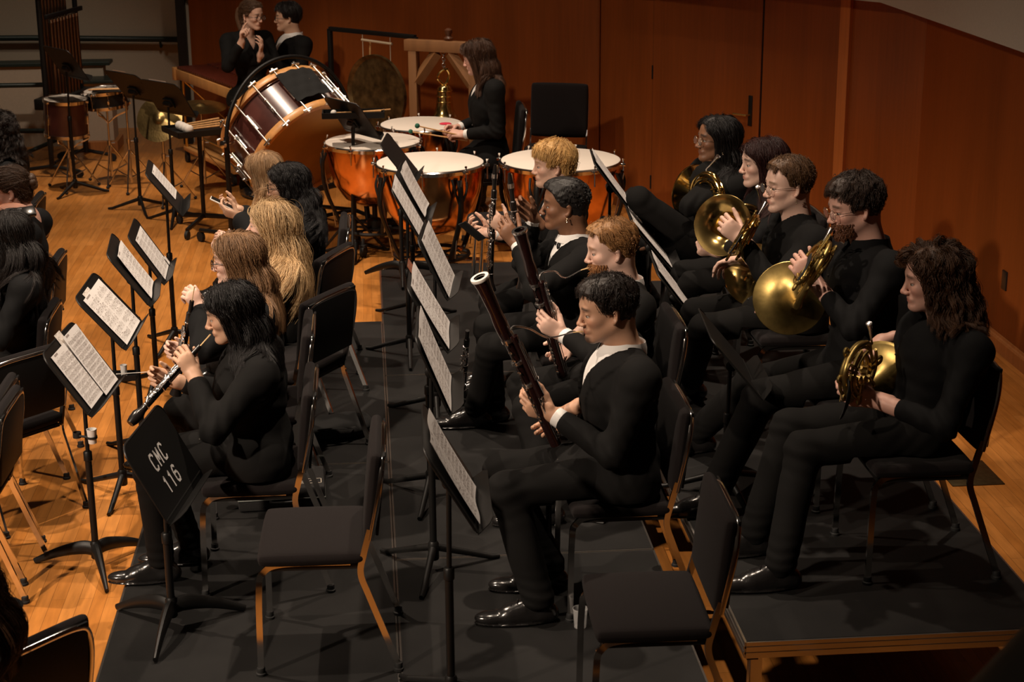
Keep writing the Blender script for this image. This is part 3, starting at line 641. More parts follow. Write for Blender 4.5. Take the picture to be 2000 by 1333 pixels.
def wood_floor():
    m = bpy.data.materials.new('maple strip floor'); m.use_nodes = True; nt = m.node_tree; N, L = nt.nodes, nt.links; b = N['Principled BSDF']
    tc = N.new('ShaderNodeTexCoord'); mp = N.new('ShaderNodeMapping'); mp.inputs['Rotation'].default_value = (0, 0, math.radians(90)); L.new(tc.outputs['Object'], mp.inputs['Vector'])
    br = N.new('ShaderNodeTexBrick'); br.inputs['Scale'].default_value = 1; br.inputs['Brick Width'].default_value = .9; br.inputs['Row Height'].default_value = .057; br.inputs['Mortar Size'].default_value = .0009; br.inputs['Bias'].default_value = 0
    br.offset = .37; br.inputs['Color1'].default_value = (.46, .170, .033, 1); br.inputs['Color2'].default_value = (.56, .225, .052, 1); br.inputs['Mortar'].default_value = (.22, .085, .02, 1); L.new(mp.outputs['Vector'], br.inputs['Vector'])
    nz = N.new('ShaderNodeTexNoise'); nz.inputs['Scale'].default_value = 5; nz.inputs['Detail'].default_value = 6; m2 = N.new('ShaderNodeMapping'); m2.inputs['Scale'].default_value = (9, 1, 1); L.new(tc.outputs['Object'], m2.inputs['Vector']); L.new(m2.outputs['Vector'], nz.inputs['Vector'])
    n2 = N.new('ShaderNodeTexNoise'); n2.inputs['Scale'].default_value = 2.2; n2.inputs['Detail'].default_value = 5; L.new(tc.outputs['Object'], n2.inputs['Vector'])
    ad = N.new('ShaderNodeMath'); ad.operation = 'ADD'; L.new(nz.outputs['Fac'], ad.inputs[0]); L.new(n2.outputs['Fac'], ad.inputs[1])
    mr = N.new('ShaderNodeMapRange'); mr.inputs['From Min'].default_value = .6; mr.inputs['From Max'].default_value = 1.4; mr.inputs['To Min'].default_value = .68; mr.inputs['To Max'].default_value = 1.22; L.new(ad.outputs['Value'], mr.inputs['Value'])
    vm = N.new('ShaderNodeVectorMath'); vm.operation = 'MULTIPLY'; L.new(br.outputs['Color'], vm.inputs[0]); L.new(mr.outputs['Result'], vm.inputs[1]); L.new(vm.outputs['Vector'], b.inputs['Base Color'])
    r2 = N.new('ShaderNodeMapRange'); r2.inputs['To Min'].default_value = .22; r2.inputs['To Max'].default_value = .42; L.new(n2.outputs['Fac'], r2.inputs['Value']); L.new(r2.outputs['Result'], b.inputs['Roughness']); b.inputs['Specular IOR Level'].default_value = .4
    return m
def veneer(name, col, var=.22):
    m = bpy.data.materials.new(name); m.use_nodes = True; nt = m.node_tree; N, L = nt.nodes, nt.links; b = N['Principled BSDF']; tc = N.new('ShaderNodeTexCoord')
    def nz(sc, st, dt=5):
        mp = N.new('ShaderNodeMapping'); mp.inputs['Scale'].default_value = st; L.new(tc.outputs['Object'], mp.inputs['Vector']); n = N.new('ShaderNodeTexNoise'); n.inputs['Scale'].default_value = sc; n.inputs['Detail'].default_value = dt; L.new(mp.outputs['Vector'], n.inputs['Vector']); return n.outputs['Fac']
    a = N.new('ShaderNodeMath'); a.operation = 'MULTIPLY_ADD'; L.new(nz(60, (1, 1, .03)), a.inputs[0]); a.inputs[1].default_value = .55; L.new(nz(3, (1, 1, .15), 3), a.inputs[2])
    mr = N.new('ShaderNodeMapRange'); mr.inputs['From Min'].default_value = .5; mr.inputs['From Max'].default_value = 1.05; mr.inputs['To Min'].default_value = 1-var; mr.inputs['To Max'].default_value = 1+var; L.new(a.outputs['Value'], mr.inputs['Value'])
    vm = N.new('ShaderNodeVectorMath'); vm.operation = 'MULTIPLY'; vm.inputs[0].default_value = col; L.new(mr.outputs['Result'], vm.inputs[1]); L.new(vm.outputs['Vector'], b.inputs['Base Color']); b.inputs['Roughness'].default_value = .42; b.inputs['Specular IOR Level'].default_value = .35
    return m
def deck():
    m = mat('black riser deck', (.0070, .0066, .0064), .62, spec=.3, noise=(3.5, .55), bump=(380, .12)); return m
FLOORM = wood_floor(); WALLW = veneer('cherry veneer', (.21, .052, .0090)); TRIMW = veneer('cherry trim', (.42, .13, .030)); BASEW = veneer('oak baseboard', (.42, .17, .055), .3); DECK = deck()
PLAST = mat('beige plaster', (.50, .42, .33), .9, noise=(60, .05), bump=(200, .08)); PLASTG = mat('grey plaster', (.42, .36, .30), .9, noise=(80, .04)); RAILG = mat('dark green rail paint', (.018, .030, .027), .4); PLATE = mat('bronze floor plate', (.10, .075, .035), .4, .8, noise=(40, .3)); STEELB = mat('dark steel', (.02, .019, .018), .45, .6)
# ---------------------------------------------------------------- chairs
CH = {}
def make_chair(x, y, z, face, label, group, hide=False):
    """musician chair; face = angle it faces"""
    if 'p' not in CH:
        r = empty('orchestra_chair'); CH['p'] = r
        def slab(c, h, R, rad, name):
            s = SDF(); cor = [(i, j) for i in (-1, 1) for j in (-1, 1)]
            m = MB(); m.box(c, h, R, rad); o = m.build(name, CHFAB, r); md = o.modifiers.new('b', 'SUBSURF'); md.levels = md.render_levels = 2; return o
        slab((.035, 0, .432), (.192, .230, .030), None, .028, 'seat')
        tb = rotm((0, 1, 0), -.11); slab(V(-.184, 0, .655), (.027, .222, .165), tb, .026, 'backrest')
        for s in (1, -1):
            y_ = .205*s
            MB().tube(bez([(-.10, y_, .416), (.13, y_, .416), (.205, y_, .385), (.222, y_*1.06, .31), (.228, y_*1.10, .02)], 6), .0155, 4, flat=.55, up=(0, 1, 0), rot=math.pi/4).build('leg', CHROME, r)
            MB().tube(bez([(-.258, y_*1.10, .02), (-.165, y_*1.06, .28), (-.135, y_*1.05, .375), (-.148, y_*1.05, .45), (-.172, y_*1.05, .54)], 6), .0155, 4, flat=.55, up=(0, 1, 0), rot=math.pi/4).build('leg', CHROME, r)
        MB().tube(bez([(-.172, .212, .50), (-.206, .215, .67), (-.219, .20, .765), (-.224, .15, .795), (-.225, 0, .800), (-.224, -.15, .795), (-.219, -.20, .765), (-.206, -.215, .67), (-.172, -.212, .50)], 6), .0115, 10).build('back_frame', CHROME, r)
        m = MB(); m.box(V(-.212, 0, .655), (.005, .196, .150), tb, .004); m.build('back_shell', CHBACK, r)
        m = MB()
        for s in (1, -1): m.box((.03, .19*s, .396), (.17, .014, .008)); 
        for fx in (-.12, .19): m.box((fx, 0, .394), (.014, .195, .008))
        m.build('seat_frame', STEELB, r)
        legs = [c for c in r.children if c.name.startswith('leg')]
        for l, (fx, fy) in zip(legs, ((.228, .2255), (-.258, .2255), (.228, -.2255), (-.258, -.2255))):
            MB().lathe([(.0135, .03), (.0150, .026), (.015, .012), (.019, .009), (.019, 0)], 12, (fx, fy, 0)).build('glide', RUB, l)
        o = r
    else: o = copy_tree(CH['p'])
    o.location = (x, y, z); o.rotation_euler = (0, 0, face); return tag(o, label, 'chair', group)
# ---------------------------------------------------------------- music stands and their sheets
def desk_frame(x, y, h, psi, tau):
    n = V(math.cos(psi), math.sin(psi), 0); N = n*math.cos(tau)+UP*math.sin(tau); eu = UP*math.cos(tau)-n*math.sin(tau); er = np.cross(UP, n); return V(x, y, h)+N*.03, er, eu, N, n
ST = {}
def make_stand(p, z, label, style='tube', leg0=None, edge=False, group='black music stands'):
    x, y, h, psi, tau = p; c, er, eu, N, n = desk_frame(*p); r = empty('music_stand', (x, y, z), 0, label, 'music stand', group); O = V(r.location); w, t, b = .25, .2, .125
    def pt(a, u, q=0): return c+er*a+eu*u+N*q-O
    poly = []
    for cx, cy, a0 in ((w-.05, t-.05, 0), (-w+.05, t-.05, 90), (-w+.02, -b+.02, 180), (w-.02, -b+.02, 270)):
        rr = .05 if cy > 0 else .02
        for k in range(6): a = math.radians(a0+18*k); poly.append((cx+rr*math.cos(a), cy+rr*math.sin(a)))
    m = MB(); m.prism(poly, c-O, er, eu, N, .003); m.tube([pt(a, u, .0015) for a, u in poly if u > -.11], .0042, 6)
    d = m.build('desk', BLKM, r, angle=30)
    lip = [(-w+.005, 0), (w-.005, 0), (w-.02, .05), (w-.05, .066), (-w+.05, .066), (-w+.02, .05)]
    m = MB(); m.prism(lip, pt(0, -b), er, N*.985+eu*.17, -eu, .0025); m.build('lip', BLKM, r, angle=30)
    m = MB(); k0 = c-N*.024-O; m.lathe([(.014, -.045), (.024, -.04), (.024, .04), (.014, .045)], 16, k0, er); m.box(k0+N*.012, (.008, .055, .04), np.stack([N, er, eu], 1), .003); m.build('tilt_knuckle', BLKM, r)
    H = h-z; m = MB(); m.tube([(0, 0, H*.5), k0], .0088, 12); m.build('inner_pole', BLKM, r); m = MB(); m.tube([(0, 0, .05), (0, 0, H*.62)], .0145, 14); m.lathe([(.0145, 0), (.0185, .004), (.0185, .04), (.0145, .045)], 14, (0, 0, H*.62-.04)); m.build('outer_pole', BLKM, r)
    a0 = psi+math.pi if leg0 is None else leg0
    for i in range(3):
        a = a0+i*2*math.pi/3; u = V(math.cos(a), math.sin(a), 0); m = MB()
        if style == 'arch':
            P = bez([u*.0+UP*.085, u*.06+UP*.090, u*.17+UP*.062, u*.285+UP*.012], 6); m.tube(P, [.021]*6+list(np.linspace(.021, .009, len(P)-6)), 10, flat=1.5, up=UP)
        else: m.tube([UP*.10, u*.045+UP*.085, u*.25+UP*.012, u*.285+UP*.010], [.015, .015, .0115, .009], 10)
        m.build('foot_leg', BLKM, r)
    m = MB(); m.lathe([(.019, .045), (.022, .05), (.022, .115), (.0165, .125)], 16); m.build('base_hub', BLKM, r)
    return r, (c, er, eu, N)
def sheet(fr, a0, a1, u0, u1, label, off=.0045, rows=10, curl=.0, name='sheet_music', seed=0, tabs=False, group='pages of music on the stands', pap=None, tilt=0.):
    """paper lying on a stand desk with staves, notes; a along the width, u up the slope"""
    c, er, eu, N = fr; rng = random.Random(seed); m = MB(); nx, ny = 10, 6; off += .0022+curl*.45
    O = c+er*(a0+a1)/2+eu*u0
    ct, st_ = math.cos(tilt), math.sin(tilt)
    def pt(s, t, q=0):
        a = a0+(a1-a0)*s; u = u0+(u1-u0)*t; da, du = a-(a0+a1)/2, u-u0; a = (a0+a1)/2+da*ct-du*st_; u = u0+da*st_+du*ct
        return c+er*a+eu*u+N*(off+q+curl*math.sin(s*math.pi*2+.6)*.4+curl*(t**2)*1.2)-O
    vs = [pt(i/nx, j/ny) for j in range(ny+1) for i in range(nx+1)]; fs = [(j*(nx+1)+i, j*(nx+1)+i+1, (j+1)*(nx+1)+i+1, (j+1)*(nx+1)+i) for j in range(ny) for i in range(nx)]
    k = len(vs); vs2 = [p-N*.0012 for p in vs]; m.add(vs+vs2, fs+[tuple(k+i for i in f[::-1]) for f in fs])
    def strip(s0, s1, t0, t1): m.add([pt(s0, t0, .0006), pt(s1, t0, .0006), pt(s1, t1, .0006), pt(s0, t1, .0006)], [(0, 1, 2, 3)], 1)
    pages = 2 if abs(a1-a0) > .3 else 1
    for pg in range(pages):
        s0, s1 = pg/pages+.05/pages, (pg+1)/pages-.05/pages
        for r_ in range(rows):
            tt = .06+.86*r_/rows; hgt = .5/rows
            for q in range(5): strip(s0, s1, tt+hgt*q/4-.0012, tt+hgt*q/4+.0012)
            s = s0+.02
            while s < s1-.02:
                w = rng.choice((.006, .008, .010)); v = rng.random()*hgt
                if rng.random() < .85:
                    strip(s, s+w, tt+v-.009, tt+v+.009); strip(s+w-.0022, s+w, tt+v, tt+v+hgt*.75)
                    if rng.random() < .5: strip(s+w, s+w+.022, tt+v+hgt*.68, tt+v+hgt*.82)
                s += rng.choice((.018, .022, .030))/1
        if pg == 0: strip(s0+.1, s0+.3, .955, .985)
    o = m.build(name, [pap or PAPER, INK], None, smooth=False); o.location = O; return tag(o, label, 'sheet music', group)
# ---------------------------------------------------------------- wind instruments
def frame_of(ax):
    ax = nrm(ax); x = nrm(np.cross(ax, V(0, 0, 1) if abs(ax[2]) < .9 else V(1, 0, 0))); return ax, x, np.cross(ax, x)
def pipe(name, top, bot, label, cat, r=.0125, flare=.03, mouth='reed', key_dir=(-1, -.4, .3), mat_=None, n_keys=22, seed=1, group=None, bulb=False):
    """clarinet or oboe: a keyed tube from its top to its bell"""
    top, bot = V(top), V(bot); L = np.linalg.norm(bot-top); ax, _, _ = frame_of(bot-top); rt = empty(name, bot, 0, label, cat, group); O = V(bot); mt = mat_ or GRENA; rng = random.Random(seed); s = L-.09
    kd = V(key_dir); kd = nrm(kd-ax*(kd @ ax)); ks = np.cross(ax, kd); o = top-O
    pr = [(r*.8, 0), (r*.8, .05), (r*1.15, .055), (r*1.15, .10), (r, .105), (r, L*.5-.02), (r*1.2, L*.5-.015), (r*1.2, L*.5+.02), (r*1.02, L*.5+.025), (r*1.06, L-.09)]
    MB().lathe(pr, 18, o, ax).build('body', mt, rt)
    if bulb: MB().lathe([(r*1.1, 0), (r*1.2, .02), (r*1.9, .045), (r*1.7, .07), (r*1.3, .088), (r*1.25, .09), (r*.8, .088)], 20, o+ax*(L-.09), ax).build('bell', mt, rt)
    else: MB().lathe([(r*1.1, 0), (r*1.15, .02), (flare*.62, .055), (flare, .088), (flare*1.02, .092), (flare*.85, .09), (r*.9, .02)], 22, o+ax*(L-.09), ax).build('bell', mt, rt)
    m = MB()
    for t in (.10, L*.5-.017, L*.5+.021, L-.092): m.lathe([(r*1.16, -.002), (r*1.28, -.001), (r*1.28, .002), (r*1.16, .003)], 16, o+ax*t, ax)
    m.build('ring', SILVER, rt) if False else None
    for i in range(n_keys):
        t = .12+(L-.24)*i/n_keys; a = rng.uniform(-.7, .7); d = kd*math.cos(a)+ks*math.sin(a); c = o+ax*t+d*(r+.006)
        m.lathe([(.0078, 0), (.0080, .003), (.005, .0045)], 10, c-d*.002, d)
        e = d*.2+ks*.9; m.tube([c, c+ks*.012*rng.choice((-1, 1)), c+ax*.028+ks*.010*rng.choice((-1, 1))], .0022, 5)
    for q in (-1, 1): m.tube([o+ax*.12+kd*(r+.005)+ks*.009*q, o+ax*(L*.5-.03)+kd*(r+.005)+ks*.009*q], .0017, 6); m.tube([o+ax*(L*.5+.03)+kd*(r+.005)+ks*.009*q, o+ax*(L-.12)+kd*(r+.005)+ks*.009*q], .0017, 6)
    m.build('keywork', SILVER, rt)
    if mouth == 'clarinet':
        MB().lathe([(.0075, -.085), (.011, -.06), (.0145, -.02), (.0145, .0)], 14, o, ax).build('mouthpiece', GRENA, rt); m = MB(); m.box(o-ax*.045+kd*-.0125, (.0065, .0015, .033), np.stack([ks, kd, ax], 1), .0006); m.build('reed', CANE, rt); MB().lathe([(.0148, -.012), (.0158, -.012), (.0158, -.034), (.0142, -.034)], 14, o, ax).build('ligature', SILVER, rt)
    elif mouth == 'reed': MB().tube([o, o-ax*.03, o-ax*.05, o-ax*.066], [.0032, .003, .0035, .0042], 8, flat=.6).build('reed', CANE, rt)
    return rt
def bassoon(bell, boot, mouth, label, keyside=(1, -.6, 0), seed=1, ring=None):
    bell, boot, mouth = V(bell), V(boot), V(mouth); ax = nrm(bell-boot); L = np.linalg.norm(bell-boot); rt = empty('bassoon', boot, 0, label, 'bassoon', 'bassoons'); O = V(boot); ks = V(keyside); ks = nrm(ks-ax*(ks @ ax)); kt = np.cross(ax, ks); rng = random.Random(seed)
    MB().lathe([(.022, 0), (.0235, .02), (.0235, L*.36), (.0225, L*.37)], 18, (0, 0, 0), ax).build('boot_joint', MAPLE, rt)
    MB().lathe([(.0165, L*.30), (.0175, L*.45), (.0185, L*.62), (.020, L*.64)], 18, -ks*.004, ax).build('long_joint', MAPLE, rt)
    MB().lathe([(.021, L*.64), (.0245, L*.66), (.0265, L*.70), (.0265, L*.74), (.0225, L*.80), (.027, L*.94), (.033, L*.992), (.030, L*.992), (.018, L*.93)], 22, -ks*.004, ax, cap=False).build('bell', MAPLE, rt)
    MB().lathe([(.0215, L*.99), (.034, L*.985), (.0355, L*.992), (.0345, L*1.0), (.0225, L*1.0)], 26, -ks*.004, ax, cap=False).build('bell_ring', ring or IVORY, rt)
    w0 = ks*.030; MB().lathe([(.0155, L*.30), (.0135, L*.40), (.0125, L*.62), (.0145, L*.63), (.0145, L*.655)], 16, w0, ax).build('wing_joint', MAPLE, rt)
    m = MB()
    for f in (.37, .505, .635): m.lathe([(.021, L*f-.006), (.0255, L*f-.005), (.0255, L*f+.008), (.021, L*f+.009)], 18, (0, 0, 0) if f < .4 else -ks*.004, ax)
    for i in range(26):
        f = .05+.62*i/26; side = rng.choice((ks, kt, -kt)); c = ax*L*f+(w0 if f > .38 and side is ks else 0)+side*(.026 if f < .38 else .021); m.lathe([(.0075, 0), (.0078, .002), (.004, .004)], 10, c, side); m.tube([c, c+ax*.05+side*.004], .0017, 5)
    for q in (-1, 0, 1): m.tube([ax*L*.04+ks*.027+kt*.012*q, ax*L*.36+ks*.027+kt*.012*q], .002, 6); m.tube([ax*L*.40+w0+ks*.016+kt*.008*q, ax*L*.62+w0+ks*.016+kt*.008*q], .0018, 6); m.tube([ax*L*.40+kt*.022+ks*.006*q, ax*L*.62+kt*.021+ks*.006*q], .0018, 6)
    m.build('keywork', SILVER, rt)
    p0 = ax*L*.65+w0; me = mouth-O; d = nrm(me-p0); P = bez([p0, p0+ax*.03, p0+ax*.045+d*.025, p0+ax*.03+d*.08, (p0+me)/2-UP*.012, me-d*.04], 7)
    MB().tube(P, list(np.linspace(.0048, .0026, len(P))), 8).build('bocal', SILVER, rt); MB().tube([me-d*.04, me-d*.02, me+d*.004], [.0035, .005, .0075], 8, flat=.45).build('reed', CANE, rt)
    return rt
def horn(mouth, cw, n, bell, bdir, label, m1=None, hand=None, seed=1, rb=.150, strap=True, wrap=.105):
    """french horn: mouth = mouthpiece end, cw = middle of the tubing, n = normal of its plane, bell = middle of the bell mouth, bdir = where it opens"""
    m1 = m1 or BRASS; mouth, cw, bell = V(mouth), V(cw), V(bell); n = nrm(n); bdir = nrm(bdir); rt = empty('french_horn', cw, 0, label, 'french horn', 'french horns'); O = V(cw); mo, be = mouth-O, bell-O
    ex = nrm(mo-n*(mo @ n)); ey = np.cross(n, ex); rng = random.Random(seed)
    c_ = lambda a, r, q=0: (ex*math.cos(a)+ey*math.sin(a))*r+n*q
    MB().lathe([(.018, -.205), (.022, -.17), (.030, -.12), (.045, -.07), (.068, -.035), (.100, -.013), (rb*.93, -.002), (rb, 0), (rb+.002, .0025), (rb, .004), (rb*.9, .0), (.098, -.011), (.066, -.032), (.042, -.068), (.026, -.12)], 40, be, bdir, cap=False).build('bell', m1, rt)
    t0 = be-bdir*.20; d0 = nrm(t0); m = MB(); aT = math.atan2(t0 @ ey, t0 @ ex)
    P = bez([t0+bdir*.012, t0-bdir*.05, (t0-bdir*.06)*.5+c_(aT+1.3, wrap)*.5, c_(aT+2.2, wrap), c_(aT+3.1, wrap), c_(aT+4.0, wrap), c_(aT+4.8, wrap, .01)], 8); m.tube(P, list(np.linspace(.018, .0075, len(P))), 10)
    for k, (rr, q, tr) in enumerate(((wrap*1.0, .018, .0066), (wrap*.97, -.016, .0062), (wrap*.86, .004, .006), (wrap*.80, -.024, .006), (wrap*.74, .026, .006), (wrap*.62, .012, .0058), (wrap*.60, -.012, .0058))):
        a0 = rng.uniform(0, 6.28); m.tube([c_(a0+t*5.0, rr*(1-.04*math.sin(3*t)), q+.006*math.sin(5*t)) for t in np.linspace(0, 1, 34)], tr, 8)
    m.build('main_tubing', m1, rt)
    a1 = .75; p1 = c_(a1, wrap*1.02); d1 = nrm(mo-p1); q0 = mo-d1*.075
    P = bez([q0, q0*.55+p1*.45+ex*.0, p1*.92+d1*.03, c_(a1+.6, wrap*1.0, .008), c_(a1+1.3, wrap*.98, .012), c_(a1+2.1, wrap*.95, .014)], 8); MB().tube(P, list(np.linspace(.0042, .0062, len(P))), 8).build('lead_pipe', SILVER if m1 is BRASS else m1, rt)
    MB().lathe([(.0042, -.075), (.0055, -.055), (.0065, -.03), (.0105, -.012), (.0125, -.002), (.0125, 0), (.0085, -.002)], 16, mo, d1).build('mouthpiece', SILVER, rt)
    for i in range(4):
        c = c_(3.6, wrap*.35)+ey*(i-1.5)*.036+n*.005; MB().lathe([(.012, -.020), (.0165, -.018), (.0165, .018), (.012, .020), (.006, .024)], 16, c, n).build('valve', m1, rt)
    for i in range(10):
        a = 1.2+i*.46; c = c_(a, wrap*.45); d = nrm(c_(a, 1.)); sd = np.cross(n, d); w_ = .011; q = n*(.018 if i % 2 else -.018); Lq = .055+.02*rng.random()
        pts = [c+sd*w_+q, c+d*Lq+sd*w_+q]+[c+d*(Lq+w_*math.sin(t))+sd*w_*math.cos(t)+q for t in np.linspace(.4, 2.74, 6)]+[c+d*Lq-sd*w_+q, c-sd*w_+q]; MB().tube(pts, .0062, 8).build('valve_slide', m1, rt)
    for i in range(3):
        c = c_(3.6, wrap*.35)+ey*(i-1.5)*.02; MB().tube([c+n*.028, c+n*.03-ex*.05, c+n*.028-ex*.085], .0042, 6, flat=.5).build('valve_lever', m1, rt)
    if strap and hand is not None:
        h = V(hand)-O; MB().tube(bez([h+ex*.055, h-CFW*.046+ex*.02, h-CFW*.046-ex*.03, h-ex*.075], 6), .016, 8, flat=.25, up=n).build('hand_strap', BLKCL, rt)
    return rt
# ---------------------------------------------------------------- percussion
def timpano(x, y, r, label, zr=.82, a0=0., seed=0):
    t = empty('timpano', (x, y, 0), a0, label, 'timpani', 'timpani'); hb = r*1.35
    MB().lathe([(r*.985, zr-.02), (r*.98, zr-.07), (r*.945, zr-hb*.35), (r*.84, zr-hb*.65), (r*.62, zr-hb*.88), (r*.33, zr-hb*.985), (r*.1, zr-hb), (.02, zr-hb)], 56).build('bowl', COPPER, t)
    MB().lathe([(.001, zr+.012), (r*.96, zr+.012), (r*1.0, zr+.006), (r*1.0, zr-.012)], 56, cap=False).build('drumhead', HEADS, t)
    MB().lathe([(r*.995, zr-.028), (r*1.045, zr-.028), (r*1.05, zr-.004), (r*1.02, zr+.004), (r*.998, zr+.003)], 56).build('hoop', CHROME, t)
    for i in range(8):
        a = 2*math.pi*(i+.4)/8; u = V(math.cos(a), math.sin(a), 0); m = MB(); m.tube([u*r*1.075+UP*(zr-.11), u*r*1.075+UP*(zr+.020)], .006, 8); m.box(u*r*1.06+UP*(zr-.01), (.022, .012, .010), np.stack([u, np.cross(UP, u), UP], 1), .003); m.lathe([(.009, 0), (.009, .012)], 4, u*r*1.075+UP*(zr+.02)); m.build('tension_rod', CHROME, t)
    zb = .20
    for i in range(4):
        a = 2*math.pi*(i+.12)/4; u = V(math.cos(a), math.sin(a), 0); w = np.cross(UP, u); m = MB()
        m.tube(bez([u*r*1.05+UP*(zr-.06), u*r*1.09+UP*(zr-.16), u*r*1.05+UP*(zr-.33), u*r*.72+UP*zb, u*r*.62+UP*(zb-.05)], 6), .014, 10, flat=1.5, up=w)
        for q in (1, -1): m.tube(bez([u*r*1.03+w*.055*q+UP*(zr-.05), u*r*1.10+w*.045*q+UP*(zr-.13), u*r*1.07+w*.0*q+UP*(zr-.25)], 5), .009, 8)
        m.build('strut', STEELB, t)
        m = MB(); m.tube([u*r*1.12+UP*(zr-.06), u*r*.85+UP*zb], .0045, 6); m.build('tuning_rod', STEEL, t)
    m = MB(); R2 = r*.70; m.tube([V(math.cos(a)*R2, math.sin(a)*R2, zb-.03) for a in np.linspace(0, 2*math.pi, 33)[:-1]], .014, 8, closed=True)
    for i in range(6):
        a = 2*math.pi*i/6; m.tube([V(math.cos(a)*R2, math.sin(a)*R2, zb-.03), V(math.cos(a+2.6)*R2, math.sin(a+2.6)*R2, zb-.03)], .008, 6)
    m.lathe([(.06, zb-.05), (.06, zb+.03), (.02, zb+.05), (.02, zr-hb)], 16); m.build('base_ring', STEELB, t)
    m = MB(); m.box((R2*.95, 0, .10), (.14, .055, .014), rotm((0, 1, 0), .15), .006); m.tube([(R2*.9, -.04, .16), (R2*.9, .04, .16)], .035, 12); m.tube([(R2*.8, .05, .17), (R2*1.1, .05, .10)], .012, 8); m.build('pedal', CHROME, t)
    for i in range(3):
        a = 2*math.pi*(i+.3)/3; u = V(math.cos(a), math.sin(a), 0); c = u*R2*1.0; m = MB(); m.lathe([(.045, -.014), (.045, .014)], 20, c+UP*.045, np.cross(UP, u)); m.tube([c+UP*.05+u*.02, c+UP*.14], .013, 8); m.box(c+UP*.085, (.03, .022, .012), np.stack([u, np.cross(UP, u), UP], 1), .004); m.build('caster', RUB, t)
    return t
def drum(name, c, r, h, label, shell, tilt=None, lugs=6, head=HEADS, cat='drum', group=None):
    ax = nrm(tilt) if tilt is not None else UP; ax_, x, y = frame_of(ax); t = empty(name, c, 0, label, cat, group)
    MB().lathe([(r, -h/2), (r*1.0, h/2)], 40, (0, 0, 0), ax).build('shell', shell, t); MB().lathe([(.001, h/2+.012), (r*.98, h/2+.012), (r*1.005, h/2+.008)], 40, (0, 0, 0), ax, cap=False).build('drumhead', head, t)
    for s in (1, -1): MB().lathe([(r*1.0, -.012), (r*1.045, -.012), (r*1.05, .016), (r*1.02, .018), (r*1.0, .012)], 40, ax*(s*h/2), ax).build('hoop', CHROME, t)
    for i in range(lugs):
        a = 2*math.pi*(i+.3)/lugs; u = x*math.cos(a)+y*math.sin(a); m = MB(); m.tube([u*r*1.06+ax*(h/2), u*r*1.06-ax*(h/2)], .004, 6); m.box(u*r*1.03, (.012, .009, h*.16), np.stack([u, np.cross(ax, u), ax], 1), .004)
        for s in (1, -1): m.box(u*r*1.05+ax*s*h/2, (.014, .008, .010), np.stack([u, np.cross(ax, u), ax], 1), .002)
        m.build('lug', CHROME, t)
    return t
def tripod(name, base, h, label, mat_=None, spread=.24, top=None, group='chrome drum and cymbal stands'):
    mt = mat_ or CHROME; t = empty(name, base, 0, label, 'stand', group)
    MB().tube([(0, 0, .06), (0, 0, h*.55)], .013, 10).build('pole', mt, t); MB().tube([(0, 0, h*.5), (0, 0, h)], .009, 10).build('inner_pole', mt, t)
    for i in range(3):
        a = .5+2*math.pi*i/3; u = V(math.cos(a), math.sin(a), 0); m = MB(); m.tube([UP*.36, u*spread*.6+UP*.16, u*spread+UP*.015], .007, 8); m.tube([UP*.10, u*spread*.6+UP*.16], .006, 6); lg = m.build('leg', mt, t); MB().ball(u*spread+UP*.014, (.016, .016, .014), 8).build('rubber_foot', RUB, lg)
    m = MB(); m.lathe([(.02, -.02), (.02, .02)], 12, (0, 0, h*.55)); m.tube([(0, 0, h*.55), (.05, 0, h*.55)], .006, 6); m.build('clamp', mt, t)
    if top == 'basket':
        for i in range(3):
            a = .2+2*math.pi*i/3; u = V(math.cos(a), math.sin(a), 0); MB().tube(bez([UP*(h-.12), u*.08+UP*(h-.06), u*.17+UP*(h-.02), u*.18+UP*(h+.03)], 5), .007, 8).build('basket_arm', mt, t)
    return t
def mallet(name, a, b, label, cat='mallet', head=.017, hm=None, sm=None, r=.0055, group=None, butt=False):
    """stick from a (butt) to b (head)"""
    a, b = V(a), V(b); t = empty(name, a, 0, label, cat, group); d = nrm(b-a); L = np.linalg.norm(b-a)
    MB().tube([V(0, 0, 0), d*L*.3, d*L], [r*1.15, r, r*.8], 8).build('shaft', sm or STICK, t)
    if head: MB().ball(d*L, head, 14).build('head', hm or WFELT, t)
    return t
# ---------------------------------------------------------------- the setting
def struct(name, m, mt, smooth=False, angle=30): o = m.build(name, mt, None, smooth, angle); o['kind'] = 'structure'; return o
FX0, FX1, FY0, FY1 = -9, 3.765, -1, 18.4
m = MB(); m.box((-2.6, 8.7, -.1), (6.4, 9.8, .1)); struct('floor', m, FLOORM)
A, B_, C_, D_ = V(3.765, -1.), V(3.765, 11.30), V(1.93, 14.09), V(-1.70, 17.2)
def wall(name, p, q, z0, z1, mt, t=.15, side=1):
    d = nrm(q-p); n = V(-d[1], d[0])*side; m = MB(); m.prism([(p[0], p[1]), (q[0], q[1]), (q[0]+n[0]*t, q[1]+n[1]*t), (p[0]+n[0]*t, p[1]+n[1]*t)], (0, 0, z0), (1, 0, 0), (0, 1, 0), (0, 0, 1), z1-z0); return struct(name, m, mt)
wall('wall_right', A, B_, 0, 6, WALLW, side=-1); wall('wall_back', B_, C_, 0, 6, WALLW, side=-1); wall('wall_rear', C_, D_, 0, 6, WALLW, side=-1)
def base(name, p, q, z=.105, t=.022, side=1):
    d = nrm(q-p); n = V(-d[1], d[0])*side; m = MB(); o = V(p[0], p[1], 0)
    m.prism([(0, 0), (t, 0), (t, z-.03), (t*.75, z-.018), (t*.45, z-.012), (t*.35, z), (0, z)], o, V(n[0], n[1], 0), UP, V(d[0], d[1], 0), float(np.linalg.norm(q-p))); struct(name, m, BASEW)
dg = nrm(C_-B_); dgn = V(dg[1], -dg[0]) if V(dg[1], -dg[0]) @ V(-1, -1) > 0 else V(-dg[1], dg[0])
pd0 = at(1272, 375, 10); 
